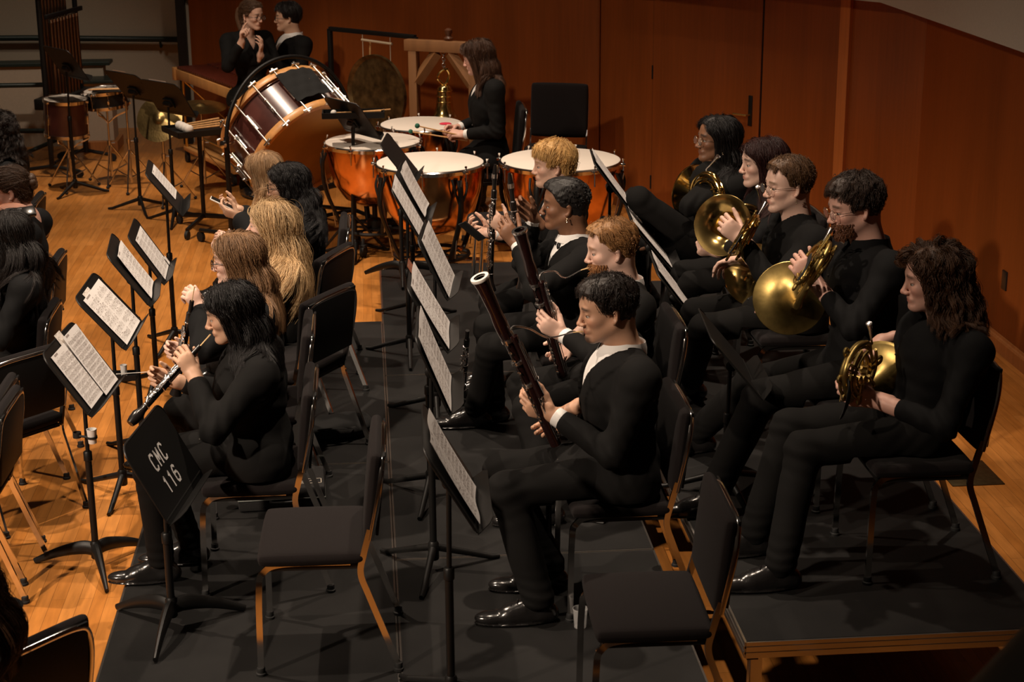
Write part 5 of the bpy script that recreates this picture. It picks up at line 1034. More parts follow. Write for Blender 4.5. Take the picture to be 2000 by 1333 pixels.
PF3 = sit('woman with very long golden blonde hair seen from behind', 8.15, (526, 442), 560, .2, [(470, 560, -.10), (480, 550, .14)], [(420, 720), (430, 715)], [None, None], [(470, 610, -.09), (470, 600, .12)],
    hf=(-1, .16, .10), kind='flare', sex='f', skin=SK['pale'], brow=(.4, .25, .12), hs=.96, earring=True, hair=dict(kind='long', len=.55, col=(.55, .37, .19), n=600, part=.0, guard=.07, sweep=-.05, narrow=-.15, sweepb=.15, face=-.032, stick=.3, var=.22, wave=.002, tipc=1.25, rootc=.75, spread=.013, clump=.3, kids=16, curl=.005, cfreq=40), vox=.0042, **G1)
PF2 = sit('woman with glasses and wavy black hair smiling over a phone', 9.15, (560, 362), 600, .2, [(470, 424, -.06), (468, 412, .12)], [(450, 610), (460, 600)], [(540, 480, -.26), None], [(490, 520, -.09), (490, 515, .12)],
    hf=(-1, -.05, -.10), kind='flare', sex='f', skin=SK['mid'], brow=(.015, .01, .009), hs=.95, glasses='dark', hair=dict(kind='long', len=.44, col=(.009, .0075, .008), n=520, part=.0, guard=.066, sweep=-.15, narrow=-.1, sweepb=.3, curl=.010, cfreq=48), hands=[HD('hold', (-.9, .1, .3), (.1, .6, .6)), HD('hold', (-.9, -.1, .3), (.1, -.6, .6))], vox=.0045, **G1)
PF1 = sit('woman with straight ash blonde hair behind the phone user', 10.25, (516, 336), 545, .0, [(450, 470, -.10), (455, 465, .14)], [(430, 560), (440, 555)], [None, None], [(470, 500, -.09), (470, 495, .12)],
    hf=(-1, .85, -.05), kind='flare', sex='f', skin=SK['pale'], brow=(.4, .25, .12), hs=.96, hair=dict(kind='long', len=.45, col=(.40, .245, .125), n=480, part=.0, guard=.07, sweep=-.1, narrow=.0, sweepb=.2, tipc=1.3), vox=.005, **G1)
# -- strings at the left edge
G2 = dict(group='string players at the left edge')
PV2 = sit('woman with brown hair bun in off shoulder black dress playing viola', 9.30, (18, 372), 52, .0, [(0, 470, -.2), (-20, 480, .14)], [(-60, 640), (-50, 630)], [None, None], [(-40, 560, -.09), (-40, 550, .12)],
    hf=(-1, -.10, -.18), kind='flare', sex='f', skin=SK['rosy'], brow=(.08, .045, .025), bare=True, bun=(.060, .030, .016), hair=dict(kind='back', len=.11, col=(.060, .030, .016), n=420, sides=.9, thick=.008, g=.0), vox=.0045, **G2)
PV3 = sit('person with very long straight black hair seen from behind at left edge', 8.25, (14, 462), 20, .0, [(-70, 600, -.2), (-80, 600, .14)], [(-110, 800), (-110, 790)], [None, None], [(-90, 720, -.09), (-90, 710, .12)],
    hf=(-1, .55, -.15), kind='flare', sex='f', skin=SK['mid'], brow=(.02, .015, .012), hair=dict(kind='long', len=.52, col=(.011, .008, .007), n=560, part=.0, sweep=-.1, narrow=-.3, sweepb=.3, tipc=1.6), vox=.005, **G2)
PV1 = sit('person with dark curly hair in black, topmost at left edge', 10.9, (-12, 262), 12, .0, [(-60, 380, -.2), (-70, 380, .14)], None, [None, None], [None, None],
    hf=(-1, .25, -.1), kind='flare', sex='f', skin=SK['mid'], hair=dict(kind='long', len=.30, col=(.016, .009, .006), n=420, curl=.012, cfreq=90, vol=.03, narrow=-.3, sweep=-.5), vox=.006, **G2)
PV4 = sit('person with brown hair in black, lowest at left edge', 4.30, (-118, 1205), -150, .0, [(-140, 1240, -.2), (-150, 1240, .14)], None, [None, None], [None, None],
    hf=(-1, .2, -.25), kind='flare', sex='f', skin=SK['fair'], hair=dict(kind='long', len=.36, col=(.070, .034, .016), n=480, sweep=-.6, narrow=.0, sweepb=.3), vox=.0045, **G2)
# -- percussion section
def stand_(label, Y, head, foot, wr, el=(None, None), F=(-1, 0, 0), lean=.0, gap=.12, **kw):
    f0 = atz(foot[0], foot[1], 0.); f0 = V(f0[0], Y if foot[1] is None else f0[1], 0); H = at(head[0], head[1], Y); Fv = nrm(V(F)); L = np.cross(UP, Fv)
    hp = V(H[0], H[1], 0)-Fv*.04-Fv*lean+UP*(H[2]*.555); hp[1] = Y; an = [V(hp[0], hp[1], .09)+L*.10*i-Fv*.02+Fv*(.06 if i > 0 else -.04) for i in (1, -1)]
    P = lambda q: None if q is None else at(q[0], q[1], Y+q[2]); DBG.append((label[:30], round(float(H[2]), 3), np.round(H, 2)))
    return person(label, H, kw.pop('hf', F), hp, F, 0., wr=[P(q) for q in wr], el=[P(q) for q in el], an=an, kn=[a+Fv*.5+UP*.4 for a in an], **kw)
PP1 = stand_('woman standing in black suit with ponytail and glasses, hands raised', 14.60, (492, 30), (437, 372), [(508, 108, -.10), (472, 82, -.26)], [(545, 150, .0), (440, 140, -.2)], F=(.45, -.9, 0), hf=(.75, -.62, -.10),
    kind='suit', sex='f', skin=SK['fair'], brow=(.10, .06, .035), glasses='dark', hs=.97, hair=dict(kind='back', len=.14, col=(.10, .052, .028), n=420, sides=1., thick=.006), tail=(.10, .052, .028), hands=[HD('soft', (.2, -.2, .95), (-.6, .1, .5)), HD('point', (.05, -.1, 1), (.9, -.2, 0))], vox=.005, shoes=True, group='percussionists in black')
PP2 = stand_('man standing in tuxedo with glasses, arms folded by the bass drum', 15.20, (561, 34), (560, 330), [(535, 122, -.22), (560, 140, .0)], [(590, 135, -.25), (520, 140, .1)], F=(-.95, -.3, 0), hf=(-1, -.10, .0),
    kind='tux', sex='m', skin=SK['mid'], beard='none', brow=(.02, .015, .01), glasses='dark', hs=.98, hair=dict(kind='side', len=.075, col=(.012, .009, .008), top=.014, topf=.004, n=420, sides=.4, curl=.004, fringe=.055, thick=.012), hands=[HD('flat', (-.8, .1, .5), (.3, .6, -.6)), HD('soft')], vox=.005, lean=-.05, group='percussionists in black')
PP3 = sit('timpanist in tuxedo with shoulder length brown hair holding mallets', 12.55, (932, 112), 958, .0, [(908, 263, -.12), (896, 250, .14)], [(925, 400), (935, 395)], [(985, 268, -.28), (930, 250, .25)], [(905, 330, -.10), (900, 325, .12)],
    seat=.70, hf=(-1, .35, -.25), kind='tux', sex='m', skin=SK['rosy'], beard='none', brow=(.06, .03, .02), hair=dict(kind='long', len=.33, col=(.075, .034, .018), n=460, part=.0, guard=.055, narrow=.2, sweepb=.1, vol=.012), hands=[HD('grip', (-.95, .2, .1), (.1, .5, -.8)), HD('grip', (-.9, -.2, .1), (.1, -.5, -.8))], vox=.005, group='percussionists in black')
for d in DBG: print('DBG', *d)
# ---------------------------------------------------------------- chairs of the players and the empty ones
def chair_for(P, g, label, face=PI, dx=.01, dy=0., group='charcoal orchestra chairs'):
    r = P['root'].location; return make_chair(r[0]+dx, r[1]+dy, g, face, label, group)
chair_for(PB2, .2, 'charcoal chair under the nearest bassoonist in tuxedo'); chair_for(PB1, .2, 'charcoal chair under the red bearded bassoonist'); chair_for(PC2, .2, 'charcoal chair under the black haired clarinettist'); chair_for(PC1, .2, 'charcoal chair under the blond clarinettist')
chair_for(PH5, .4, 'charcoal chair under the wavy haired horn player in front'); chair_for(PH4, .4, 'charcoal chair under the bearded horn player with dull horn'); chair_for(PH3, .4, 'charcoal chair under the horn player with earring'); chair_for(PH2, .4, 'charcoal chair under the dark red haired horn player'); chair_for(PH1, .4, 'charcoal chair under the horn player with crossed arms')
chair_for(PO2, .2, 'charcoal chair under the nearest oboist'); chair_for(PO1, .2, 'charcoal chair under the brown haired oboist'); chair_for(PF3, .2, 'charcoal chair under the golden haired woman', PI-.4, .05, .38); chair_for(PF2, .2, 'charcoal chair under the woman with phone', PI, .01); chair_for(PF1, 0, 'charcoal chair under the ash blonde woman', PI, -.02)
chair_for(PV2, 0, 'charcoal chair under the violist with the hair bun', PI, -.02); chair_for(PV3, 0, 'charcoal chair under the long black haired player at left', PI, .01); chair_for(PV1, 0, 'charcoal chair under the topmost player at the left edge')
q = at(1012, 262, 12.75); chair_for(PP3, 0, 'tall charcoal chair behind the timpanist', PI, .03).scale = (1, 1, 1.32)
q = atYz(1095, 13.35, .88); make_chair(q[0]-.05, q[1], 0, PI+1.25, 'empty tall black chair against the wooden wall behind the rightmost kettledrum', 'charcoal orchestra chairs').scale = (1.06, 1.06, 1.32)
q = atYz(985, 10.62, .66); t = empty('padded_stool', (q[0], q[1], .2), .1, 'low charcoal padded stool between the kettledrums and the blond clarinettist', 'stool'); m = MB(); m.box((0, 0, .44), (.22, .17, .035), None, .03); o = m.build('seat', CHFAB, t)
for sx in (1, -1):
    for sy in (1, -1): m = MB(); m.tube([V(.16*sx, .12*sy, .41), V(.19*sx, .14*sy, 0)], .013, 10); m.build('leg', CHROME, t)
q = atYz(652, 7.62, 1.0); make_chair(q[0]-.20, q[1]+.14, .2, PI-.55, 'charcoal chair with back frame showing, behind the brown haired oboist', 'charcoal orchestra chairs')
q = atYz(88, 7.45, .79); make_chair(q[0]-.25, q[1]+.2, 0, PI-.75, 'charcoal chair with back shell showing, behind the cup stand', 'charcoal orchestra chairs')
q = atYz(60, 6.85, .79); make_chair(q[0]-.30, q[1], 0, PI-.03, 'charcoal chair seen from its side at the left edge', 'charcoal orchestra chairs')
q = atYz(88, 4.56, .81); make_chair(q[0]-.22, q[1]+.2, 0, PI-.72, 'charcoal chair back at the bottom left corner with bright frame', 'charcoal orchestra chairs')
q = atz(47, 1143, 0.); make_chair(q[0]-.258, q[1]+.2255, 0, PI, 'charcoal chair mostly cut off by the left edge, one bright leg showing', 'charcoal orchestra chairs')
# ---------------------------------------------------------------- instruments in hands
def MO(P): return P['head']+P['R'] @ V(.104, 0, -.068)
def reeded(P, end, gap): m_ = MO(P); return m_+nrm(V(end)-m_)*gap
bassoon(at(938, 541, 5.88), at(1086, 868, 5.98), MO(PB2), 'dark red bassoon with ivory ring played by the nearest bassoonist', (1, -.75, 0), 2)
bassoon(at(1016, 449, 6.98), at(1099, 735, 7.10), MO(PB1), 'dark red bassoon of the red bearded player', (1, -.75, 0), 5, SILVER)
pipe('clarinet', at(966, 352, 8.72), at(957, 566, 8.78), 'black clarinet held upright by the blond player', 'clarinet', .0135, .033, 'clarinet', (-.6, -.8, 0), None, 24, 3, 'black clarinets')
pipe('clarinet', at(999, 372, 7.88), at(1022, 560, 7.90), 'black clarinet with pale reed raised by the black haired player', 'clarinet', .0135, .033, 'clarinet', (-.6, -.8, 0), None, 24, 6, 'black clarinets')
pipe('clarinet', at(913, 646, 8.18), atz(903, 790, .2)+UP*.01, 'short black clarinet standing on the riser between the stands', 'clarinet', .0130, .030, '', (-.4, -.9, 0), None, 20, 8, 'black clarinets')
pipe('oboe', reeded(PO2, at(254, 828, 6.12), .060), at(254, 828, 6.12), 'long black oboe pointing down left, played by the nearest oboist', 'oboe', .0125, .028, 'reed', (-.7, -.5, .8), None, 30, 9, 'black oboes', True)
pipe('oboe', at(375, 588, 7.06), at(343, 770, 7.10), 'black oboe held upright by the woman raising her hand', 'oboe', .0125, .026, 'reed', (-.9, -.5, 0), None, 24, 11, 'black oboes')
HM4, HM3 = MO(PH4), MO(PH3)
def horn2(mo, cw, bell, bdir, *a, **k): return horn(mo, cw, np.cross(nrm(V(mo)-V(cw)), nrm(bdir)), bell, bdir, *a, **k)
horn2(HM4, at(1590, 518, 6.36), at(1543, 583, 6.60), (.12, .97, -.16), 'dull brass french horn of the bearded man, broad bell back turned to view', BRASSD, at(1572, 520, 6.30), 2)
horn2(HM3, at(1456, 462, 7.30), at(1478, 538, 7.58), (.10, .90, -.40), 'bright brass french horn played by the man with earring', BRASS, at(1440, 470, 7.24), 3)
horn2(at(1697, 632, 5.72), at(1678, 725, 5.70), at(1730, 738, 5.90), (.70, .70, .05), 'dark brass french horn resting upright in the lap of the wavy haired player', BRASSD, at(1652, 775, 5.62), 4, rb=.14)
horn(at(1480, 365, 8.05), at(1455, 440, 8.15), (.1, .95, .2), at(1412, 440, 8.05), (-.55, -.80, .25), 'golden french horn in the lap of the dark red haired woman', BRASS, None, 5)
horn2(at(1403, 305, 8.58), at(1382, 378, 8.62), at(1350, 372, 8.80), (-.55, .80, .1), 'brass french horn hugged by the woman with crossed arms', BRASS, None, 6, rb=.14)
# viola
t = empty('viola', at(20, 428, 9.10), 0, 'reddish brown viola under the chin of the player with hair bun', 'viola'); vx = nrm(V(-.95, -.25, -.1)); vz = nrm(V(-.1, -.45, .9)); vz = nrm(vz-vx*(vz @ vx)); vy = np.cross(vz, vx); pol = []
for a in np.linspace(0, 2*math.pi, 40)[:-1]:
    c = math.cos(a); pol.append((.19*c, math.sin(a)*(.105+.02*math.cos(a+math.pi)-.035*math.exp(-(c/.25)**2))))
vo = -vx*.0-CPOS*0; m = MB(); m.prism(pol, vx*.08, vx, vy, vz, .034); m.build('body', mat('violin varnish', (.26, .07, .016), .2, coat=.6, noise=(20, .3)), t); m = MB(); m.box(vx*.12+vz*.052, (.19, .012, .006), np.stack([vx, vy, vz], 1), .002); m.build('fingerboard', GRENA, t); m = MB(); m.box(vx*.36+vz*.035, (.09, .013, .010), np.stack([vx, vy, vz], 1), .004); m.build('neck', mat('neck maple', (.40, .20, .07), .3), t); m = MB(); m.box(-vx*.10+vy*.03+vz*.048, (.035, .04, .012), np.stack([vx, vy, vz], 1), .008); m.build('chin_rest', GRENA, t)
def phone(c, d, n, label, m1):
    d = nrm(d); n = V(n); n = nrm(n-d*(n @ d)); s = np.cross(n, d); t = empty('phone', c, 0, label, 'phone', 'phones in hands'); R = np.stack([s, d, n], 1); m = MB(); m.box((0, 0, 0), (.036, .075, .0040), R, .0035); m.build('case', m1, t); m = MB(); m.box(n*.0042, (.033, .071, .0004), R); m.build('screen', mat('dark phone glass', (.006, .006, .007), .08), t); return t
phone(at(922, 452, 8.86), (.55, .1, -.5), (.1, .5, .85), 'black phone in the hand of the blond clarinettist', BLKP); phone(at(436, 398, 9.13), (-.8, 0, .42), (.4, .0, .9), 'white phone in the hands of the smiling woman with black hair', IVORY)
# bags and cases on the risers
t = empty('instrument_case', atz(560, 985, .2)+V(-.02, .05, 0), .04, 'flat black instrument case with white bordered label under the nearest oboist', 'case'); m = MB(); m.box((0, 0, .055), (.19, .13, .053), None, .014); m.build('body', mat('black case cloth', (.013, .012, .012), .8, bump=(300, .3)), t); m = MB()
for z in (.056,): m.tube([(-.19, -.132, z), (.19, -.132, z), (.192, .13, z), (-.192, .13, z)], .003, 6, closed=True)
m.build('piping', mat('grey piping', (.16, .17, .16), .5), t); m = MB(); LC = mat('label print', (.70, .62, .52), .6)
x0, y0, w_, h_ = .035, -.09, .14, .055
for a, b, c, d in ((0, 0, w_, .003), (0, h_-.003, w_, h_), (0, 0, .003, h_), (w_-.003, 0, w_, h_)): m.add([(x0+a, y0+b, .1086), (x0+c, y0+b, .1086), (x0+c, y0+d, .1086), (x0+a, y0+d, .1086)], [(0, 1, 2, 3)])
scr = [(.018, .020), (.026, .036), (.032, .022), (.038, .022), (.044, .042), (.050, .040), (.046, .024), (.054, .024), (.060, .030), (.064, .022), (.070, .030), (.075, .022), (.081, .031), (.086, .023), (.094, .032), (.099, .023), (.106, .031), (.116, .024)]
m.tube([V(x0+a, y0+b, .1088) for a, b in scr], .0013, 5); m.tube([V(x0+.045, y0+.012, .1088), V(x0+.066, y0+.012, .1088)], .0014, 5); m.build('label', LC, t, smooth=False); MB().tube(bez([(-.05, -.133, .05), (-.04, -.155, .05), (.04, -.155, .05), (.05, -.133, .05)], 5), .006, 8).build('handle', BLKP, t)
t = empty('cloth_bag', atz(655, 850, .2), .2, 'slumped black cloth bag on the riser behind the nearest oboist', 'bag'); s = SDF(); s.ell((0, 0, .045), (.17, .12, .05), None, .02); s.ell((.10, .02, .05), (.09, .10, .045), None, .03); vs, fs = s.mesh(.010, lambda X: wob(X, 45, 2)*.006); vs[:, 2] = np.maximum(vs[:, 2], .002); mesh_np('bag_body', vs, fs, BLKCL, t); MB().tube(bez([(-.1, -.10, .07), (-.05, -.14, .085), (.03, -.14, .08), (.08, -.11, .07)], 5), .008, 6, flat=.4).build('strap', BLKCL, t)
# ---------------------------------------------------------------- percussion
T1 = timpano(.432, 11.70, .370, 'large copper kettledrum in front, nearest the middle riser', .82, .3, 1); T2 = timpano(1.340, 11.68, .415, 'largest copper kettledrum, rightmost, behind the blond clarinettist', .82, .9, 2); T3 = timpano(.043, 12.56, .350, 'copper kettledrum beside the bass drum, behind a music stand', .82, 1.6, 3); T4 = timpano(.43, 13.26, .320, 'smallest copper kettledrum, rearmost, under the mallets of the timpanist', .82, .5, 4)
m = MB(); pp = at(870, 245, 13.18); m.lathe([(.045, 0), (.048, .003), (.04, .006), (.001, .006)], 20); o = m.build('felt_mute', PINKF); o.location = (pp[0], pp[1], .834); tag(o, 'small pink felt pad lying on the smallest kettledrum', 'mute')
W0 = PP3['W'][0]; mallet('timpani_mallet', W0+V(.03, -.01, -.02), at(815, 246, 12.42), 'timpani mallet with green head held over the rear kettledrum, upper one', 'mallet', .019, GREENM, None, .006, 'mallets in the hands of the timpanist'); mallet('timpani_mallet', W0+V(.02, .02, -.05), at(802, 257, 12.55), 'timpani mallet with green head held over the rear kettledrum, lower one', 'mallet', .017, GREENM, None, .006, 'mallets in the hands of the timpanist')
# bass drum on its tilting frame
bc = at(568, 262, 13.0); ba = nrm(V(.55, -.62, -.55)); R_, Hh = .472, .46; t = empty('bass_drum', bc, 0, 'huge dark red bass drum tilted in a black hoop frame', 'bass drum'); _, bx, by = frame_of(ba)
MB().lathe([(R_*.965, -Hh*.42), (R_*.965, Hh*.42)], 72, (0, 0, 0), ba, cap=False).build('shell', DRUMW, t)
for s in (1, -1):
    MB().lathe([(R_*.97, Hh*.36), (R_*1.03, Hh*.36), (R_*1.035, Hh*.38), (R_*1.035, Hh*.47), (R_*1.02, Hh*.49), (R_*.95, Hh*.49), (R_*.94, Hh*.46)], 72, (0, 0, 0), ba*s, cap=False).build('hoop', HOOPW, t); MB().lathe([(.001, Hh*.455), (R_*.96, Hh*.455)], 64, (0, 0, 0), ba*s, cap=False).build('drumhead', DHEAD, t)
    MB().lathe([(R_*.975, Hh*.335), (R_*.995, Hh*.335), (R_*.995, Hh*.36), (R_*.975, Hh*.36)], 72, (0, 0, 0), ba*s, cap=False).build('counter_ring', CHROME, t)
for i in range(16):
    a = 2*math.pi*i/16; u = bx*math.cos(a)+by*math.sin(a); w_ = np.cross(ba, u); m = MB(); m.tube([u*R_*1.045+ba*Hh*.5, u*R_*1.045-ba*Hh*.5], .0062, 8); Fm = np.stack([u, w_, ba], 1)
    m.tube([u*R_*1.0+ba*Hh*.16, u*R_*1.0-ba*Hh*.16], .0150, 10); m.box(u*R_*1.03+ba*Hh*.10, (.02, .006, .008), Fm, .002); m.box(u*R_*1.03-ba*Hh*.10, (.02, .006, .008), Fm, .002)
    for s in (1, -1): m.box(u*R_*1.05+ba*s*Hh*.49, (.012, .035, .007), Fm, .002); m.box(u*R_*1.05+ba*s*Hh*.52, (.008, .008, .012), Fm, .002)
    m.build('tension_rod', mat('nickel rod', (.80, .76, .72), .28, 1.), t)
for i in range(3): u = bx*math.cos(1.2+i*1.1)+by*math.sin(1.2+i*1.1); m = MB(); m.lathe([(.02, 0), (.02, .01), (.008, .014), (.008, .03)], 12, u*R_*.965, u); m.build('shell_bolt', CHROME, t)
t = empty('hoop_stand', (bc[0], bc[1], 0), 0, 'black hoop stand on casters carrying the bass drum', 'stand'); O = V(t.location); fn = nrm(V(.62, -.78, 0)); fx = np.cross(UP, fn); Rf = .585; c0 = bc-O
m = MB(); m.tube([c0+fx*math.cos(a)*Rf+UP*math.sin(a)*Rf for a in np.linspace(-.05, math.pi+.05, 40)], .016, 10); m.build('half_hoop', BLKM, t)
for s in (1, -1):
    e = c0+fx*Rf*s; m = MB(); m.tube([e+UP*.05, e*V(1, 1, 0)+UP*.12], .02, 10); m.build('post', BLKM, t); m = MB(); m.tube([e-fx*s*.07, e+fx*s*.05], .012, 8); m.lathe([(.03, 0), (.03, .02), (.012, .03)], 14, e+fx*s*.02, fx*s); m.build('pivot', CHROME, t)
    m = MB(); g = e*V(1, 1, 0); m.tube([g+fn*.42+UP*.09, g+UP*.13, g-fn*.42+UP*.09], .017, 8); m.build('foot_bar', BLKM, t)
    for k in (1, -1): m = MB(); m.lathe([(.04, -.013), (.04, .013)], 18, g+fn*.42*k+UP*.04, fx); m.tube([g+fn*.42*k+UP*.04, g+fn*.42*k+UP*.1], .010, 8); m.build('caster', RUB, t)
m = MB(); m.tube([c0*V(1, 1, 0)+fx*Rf+UP*.13, c0*V(1, 1, 0)-fx*Rf+UP*.13], .016, 8); m.build('cross_bar', BLKM, t)
u0 = -nrm(np.cross(ba, np.cross(ba, UP))); t = empty('drum_cloth', bc+u0*R_*1.09, 0, 'black cloth lying on top of the bass drum', 'cloth'); nx, ny = 14, 10; m = MB(); vs = []
for j in range(ny+1):
    for i in range(nx+1):
        a = (i/nx-.5)*.62+.12; b = (j/ny-.5)*.30+.02; u = u0*math.cos(a)+np.cross(ba, u0)*math.sin(a); vs.append(u*(R_*1.075+.006*math.sin(i*1.3+j)+.004*math.cos(j*2.1))-ba*b-u0*R_*1.09)
m.add(vs+[v-u0*.004 for v in vs], [(j*(nx+1)+i, j*(nx+1)+i+1, (j+1)*(nx+1)+i+1, (j+1)*(nx+1)+i) for j in range(ny) for i in range(nx)]+[tuple((nx+1)*(ny+1)+k for k in (j*(nx+1)+i, (j+1)*(nx+1)+i, (j+1)*(nx+1)+i+1, j*(nx+1)+i+1)) for j in range(ny) for i in range(nx)]); m.build('cloth_sheet', BLKCL, t)
# stick tray on the stand before the bass drum
tp = at(690, 226, 12.36); t = empty('stick_tray', tp, 0, 'small black stick tray beside the stand before the bass drum', 'tray'); m = MB(); m.box((0, 0, 0), (.22, .09, .008), None, .003); m.box((-.22, 0, .015), (.005, .09, .02)); m.box((.22, 0, .015), (.005, .09, .02)); m.box((0, .09, .015), (.22, .005, .02)); m.box((0, -.09, .015), (.22, .005, .02)); m.build('tray', BLKM, t); m = MB(); m.tube([(0, 0, -.01), (-.03, .0, -tp[2]+.30)], .013, 10); m.build('pole', BLKM, t)
for i in range(3): a = 2*math.pi*i/3+.5; MB().tube([V(-.03, 0, -tp[2]+.32), V(-.03+.28*math.cos(a), .28*math.sin(a), -tp[2]+.012)], .010, 8).build('foot_leg', BLKM, t)
mallet('beater', tp+V(-.10, -.03, .022), tp+V(.27, .04, .034), 'thin wooden stick on the small tray before the bass drum, longer one', 'stick', 0, None, None, .006, 'sticks on the small tray'); mallet('beater', tp+V(.20, -.04, .036), tp+V(-.14, -.04, .030), 'white headed beater on the small tray before the bass drum', 'beater', .022, WFELT, None, .006, 'sticks on the small tray')
# tam-tam
tl, tr_ = at(644, 56, 14.9), at(811, 76, 14.2); t = empty('tam_tam', (tl+tr_)/2*V(1, 1, 0), 0, 'dark bronze tam-tam hanging in a square black frame', 'gong'); O = V(t.location); tx = nrm((tr_-tl)*V(1, 1, 0)); tn = np.cross(tx, UP); zt = 1.62; tl = V(tl[0], tl[1], zt); tr_ = V(tr_[0], tr_[1], zt)
zt = at(644, 56, tl[1])[2]; tl[2] = tr_[2] = zt
for s_, e in ((-1, tl), (1, tr_)):
    m = MB(); m.box((e-O)*V(1, 1, .5), (.018, .018, zt/2), np.stack([tx, tn, UP], 1), .002); m.build('post', BLKM, t); m = MB(); m.box((e-O)*V(1, 1, 0)+UP*.02, (.03, .30, .02), np.stack([tx, tn, UP], 1), .004); m.build('foot', BLKM, t)
m = MB(); m.box((tl+tr_)/2-O, (float(np.linalg.norm(tr_-tl))/2, .018, .018), np.stack([tx, tn, UP], 1), .002); m.build('top_bar', BLKM, t)
gc = at(738, 184, 14.5)-O; rg = .335; gm = mat('tam-tam bronze', (.17, .115, .05), .45, .85, noise=(14, .7)); MB().lathe([(.001, .012), (.08, .012), (.11, .004), (rg*.9, .004), (rg, .0), (rg, -.03), (rg-.006, -.03), (rg*.9, -.004), (.001, .004)], 64, gc, -tn, cap=False).build('gong_disc', gm, t)
for s in (-.16, .16): m = MB(); m.tube([gc+tx*s+UP*.24, gc+tx*s+UP*.445, V((gc+tx*s)[0], (gc+tx*s)[1], zt)], .004, 6); m.build('cord', mat('pale cord', (.45, .36, .26), .8), t)
m = MB(); m.tube([gc+tx*-.17+UP*.445, gc+tx*.18+UP*.435], .011, 8); m.build('hanging_bar', mat('pale bar', (.5, .4, .28), .5), t)
m = MB(); cl = [(-.16, .25), (.02, .292), (.16, .27), (.19, .10), (.15, .02), (.02, -.05), (-.16, -.02)]; m.prism(cl, gc-tn*.018, tx, UP, -tn, .006); o = m.build('gong_cloth', BLKCL); o.location = O; tag(o, 'black cloth draped over the face of the tam-tam', 'cloth')
g2 = gc+O; mallet('gong_beater', g2+tx*-.14-tn*.07+UP*.42, g2+tx*-.15-tn*.06+UP*.03, 'black headed gong beater hanging in front of the tam-tam', 'beater', .045, BLKCL, STICK, .008)
# hand bell in a wooden frame
bl = at(868, 192, 13.9); t = empty('bell', bl, 0, 'polished brass bell on a chain under the wooden frame', 'bell'); MB().lathe([(.105, -.145), (.100, -.14), (.085, -.115), (.070, -.07), (.064, -.02), (.060, .05), (.056, .085), (.040, .105), (.012, .115)], 36, cap=False).build('body', BRASS, t); m = MB()
for k in range(3): m.lathe([(.0645-k*.0, -.03+k*.045), (.068, -.025+k*.045), (.0645, -.02+k*.045)], 30, cap=False)
m.build('moulding', BRASS, t); MB().tube(bez([(-.01, 0, .112), (-.05, 0, .16), (-.03, 0, .21), (.02, 0, .235), (.045, 0, .19), (.03, 0, .14), (.01, 0, .112)], 6), .012, 8).build('crown_loop', BRASS, t); m = MB()
for k in range(6): m.tube([V(.012*math.cos(a) if k % 2 else 0, 0 if k % 2 else .012*math.cos(a), .245+k*.024+.018*math.sin(a)) for a in np.linspace(0, 6.28, 13)[:-1]], .0035, 6, closed=True)
m.build('chain', STEEL, t)
t = empty('timber_bell_stand', (bl[0], bl[1], 0), -.5, 'rough timber stand holding the brass bell', 'stand'); zb = bl[2]+.42
for s in (-1, 1):
    m = MB(); m.box((s*.27, 0, zb/2), (.036, .036, zb/2), None, .004); m.build('post', PINE, t); m = MB(); m.tube([(s*.25, 0, zb-.30), (s*.06, 0, zb-.05)], .05, 4, flat=.8, up=(0, 1, 0)); m.build('brace', PINE, t); m = MB(); m.box((s*.27, 0, .03), (.05, .30, .03), None, .004); m.build('foot', PINE, t)
m = MB(); m.box((0, 0, zb), (.34, .04, .045), None, .004); m.build('beam', PINE, t); m = MB(); m.box((0, 0, .35), (.26, .03, .04), None, .004); m.build('cross_rail', PINE, t)
o = MB().lathe([(.035, 0), (.04, .01), (.02, .03), (.032, .055), (.032, .075), (.012, .09)], 16).build('wooden_knob', mat('dark turned wood', (.10, .035, .015), .4)); o.location = at(876, 76, 13.9); o.location.z = zb+.056; o.location.x = at(876, 76, 13.9)[0]; tag(o, 'dark turned wooden knob standing on the bell frame beam', 'knob')
# xylophone
xa, xb = atz(345, 138, .86), atz(452, 178, .86); t = empty('xylophone', ((xa+xb)/2)*V(1, 1, 0), 0, 'wooden xylophone with dark bars and golden legs at the back wall', 'xylophone'); O = V(t.location); xd = nrm((xb-xa)*V(1, 1, 0)); xn = np.cross(UP, xd); XL = float(np.linalg.norm(xb-xa)); XR = np.stack([xd, xn, UP], 1); a_ = (xa-O)*V(1, 1, 0)+UP*.86
if xn[1] < 0: xn = -xn
for k, (off, w0, w1) in enumerate(((0, 0, .0), (.55, .0, .10))):
    p, q = a_+xn*off, a_+xd*XL+xn*(off-w1*2); d = nrm(q-p); m = MB(); m.box((p+q)/2-UP*.03, (float(np.linalg.norm(q-p))/2, .012, .045), np.stack([d, np.cross(UP, d), UP], 1), .004); m.build('side_rail', OAKP, t)
m = MB(); m.box(a_+xn*.27-UP*.03-xd*.02, (.03, .30, .06), XR, .006); m.build('end_block', OAKP, t); m = MB(); m.box(a_+xn*.17+xd*XL-UP*.03, (.025, .19, .05), XR, .006); m.build('end_block', OAKP, t)
nb_ = 26
for i in range(nb_):
    f = (i+.5)/nb_; m = MB(); m.box(a_+xd*XL*f+xn*(.15-.02*f)+UP*.03, (XL/nb_*.40, .15-.05*f, .011), XR, .003); m.build('bar', ROSEW, t)
    if i % 7 not in (2, 6) and i < nb_-1: m = MB(); m.box(a_+xd*XL*(f+.5/nb_)+xn*(.42-.06*f)+UP*.042, (XL/nb_*.40, .13-.04*f, .011), XR, .003); m.build('bar', ROSEW, t)
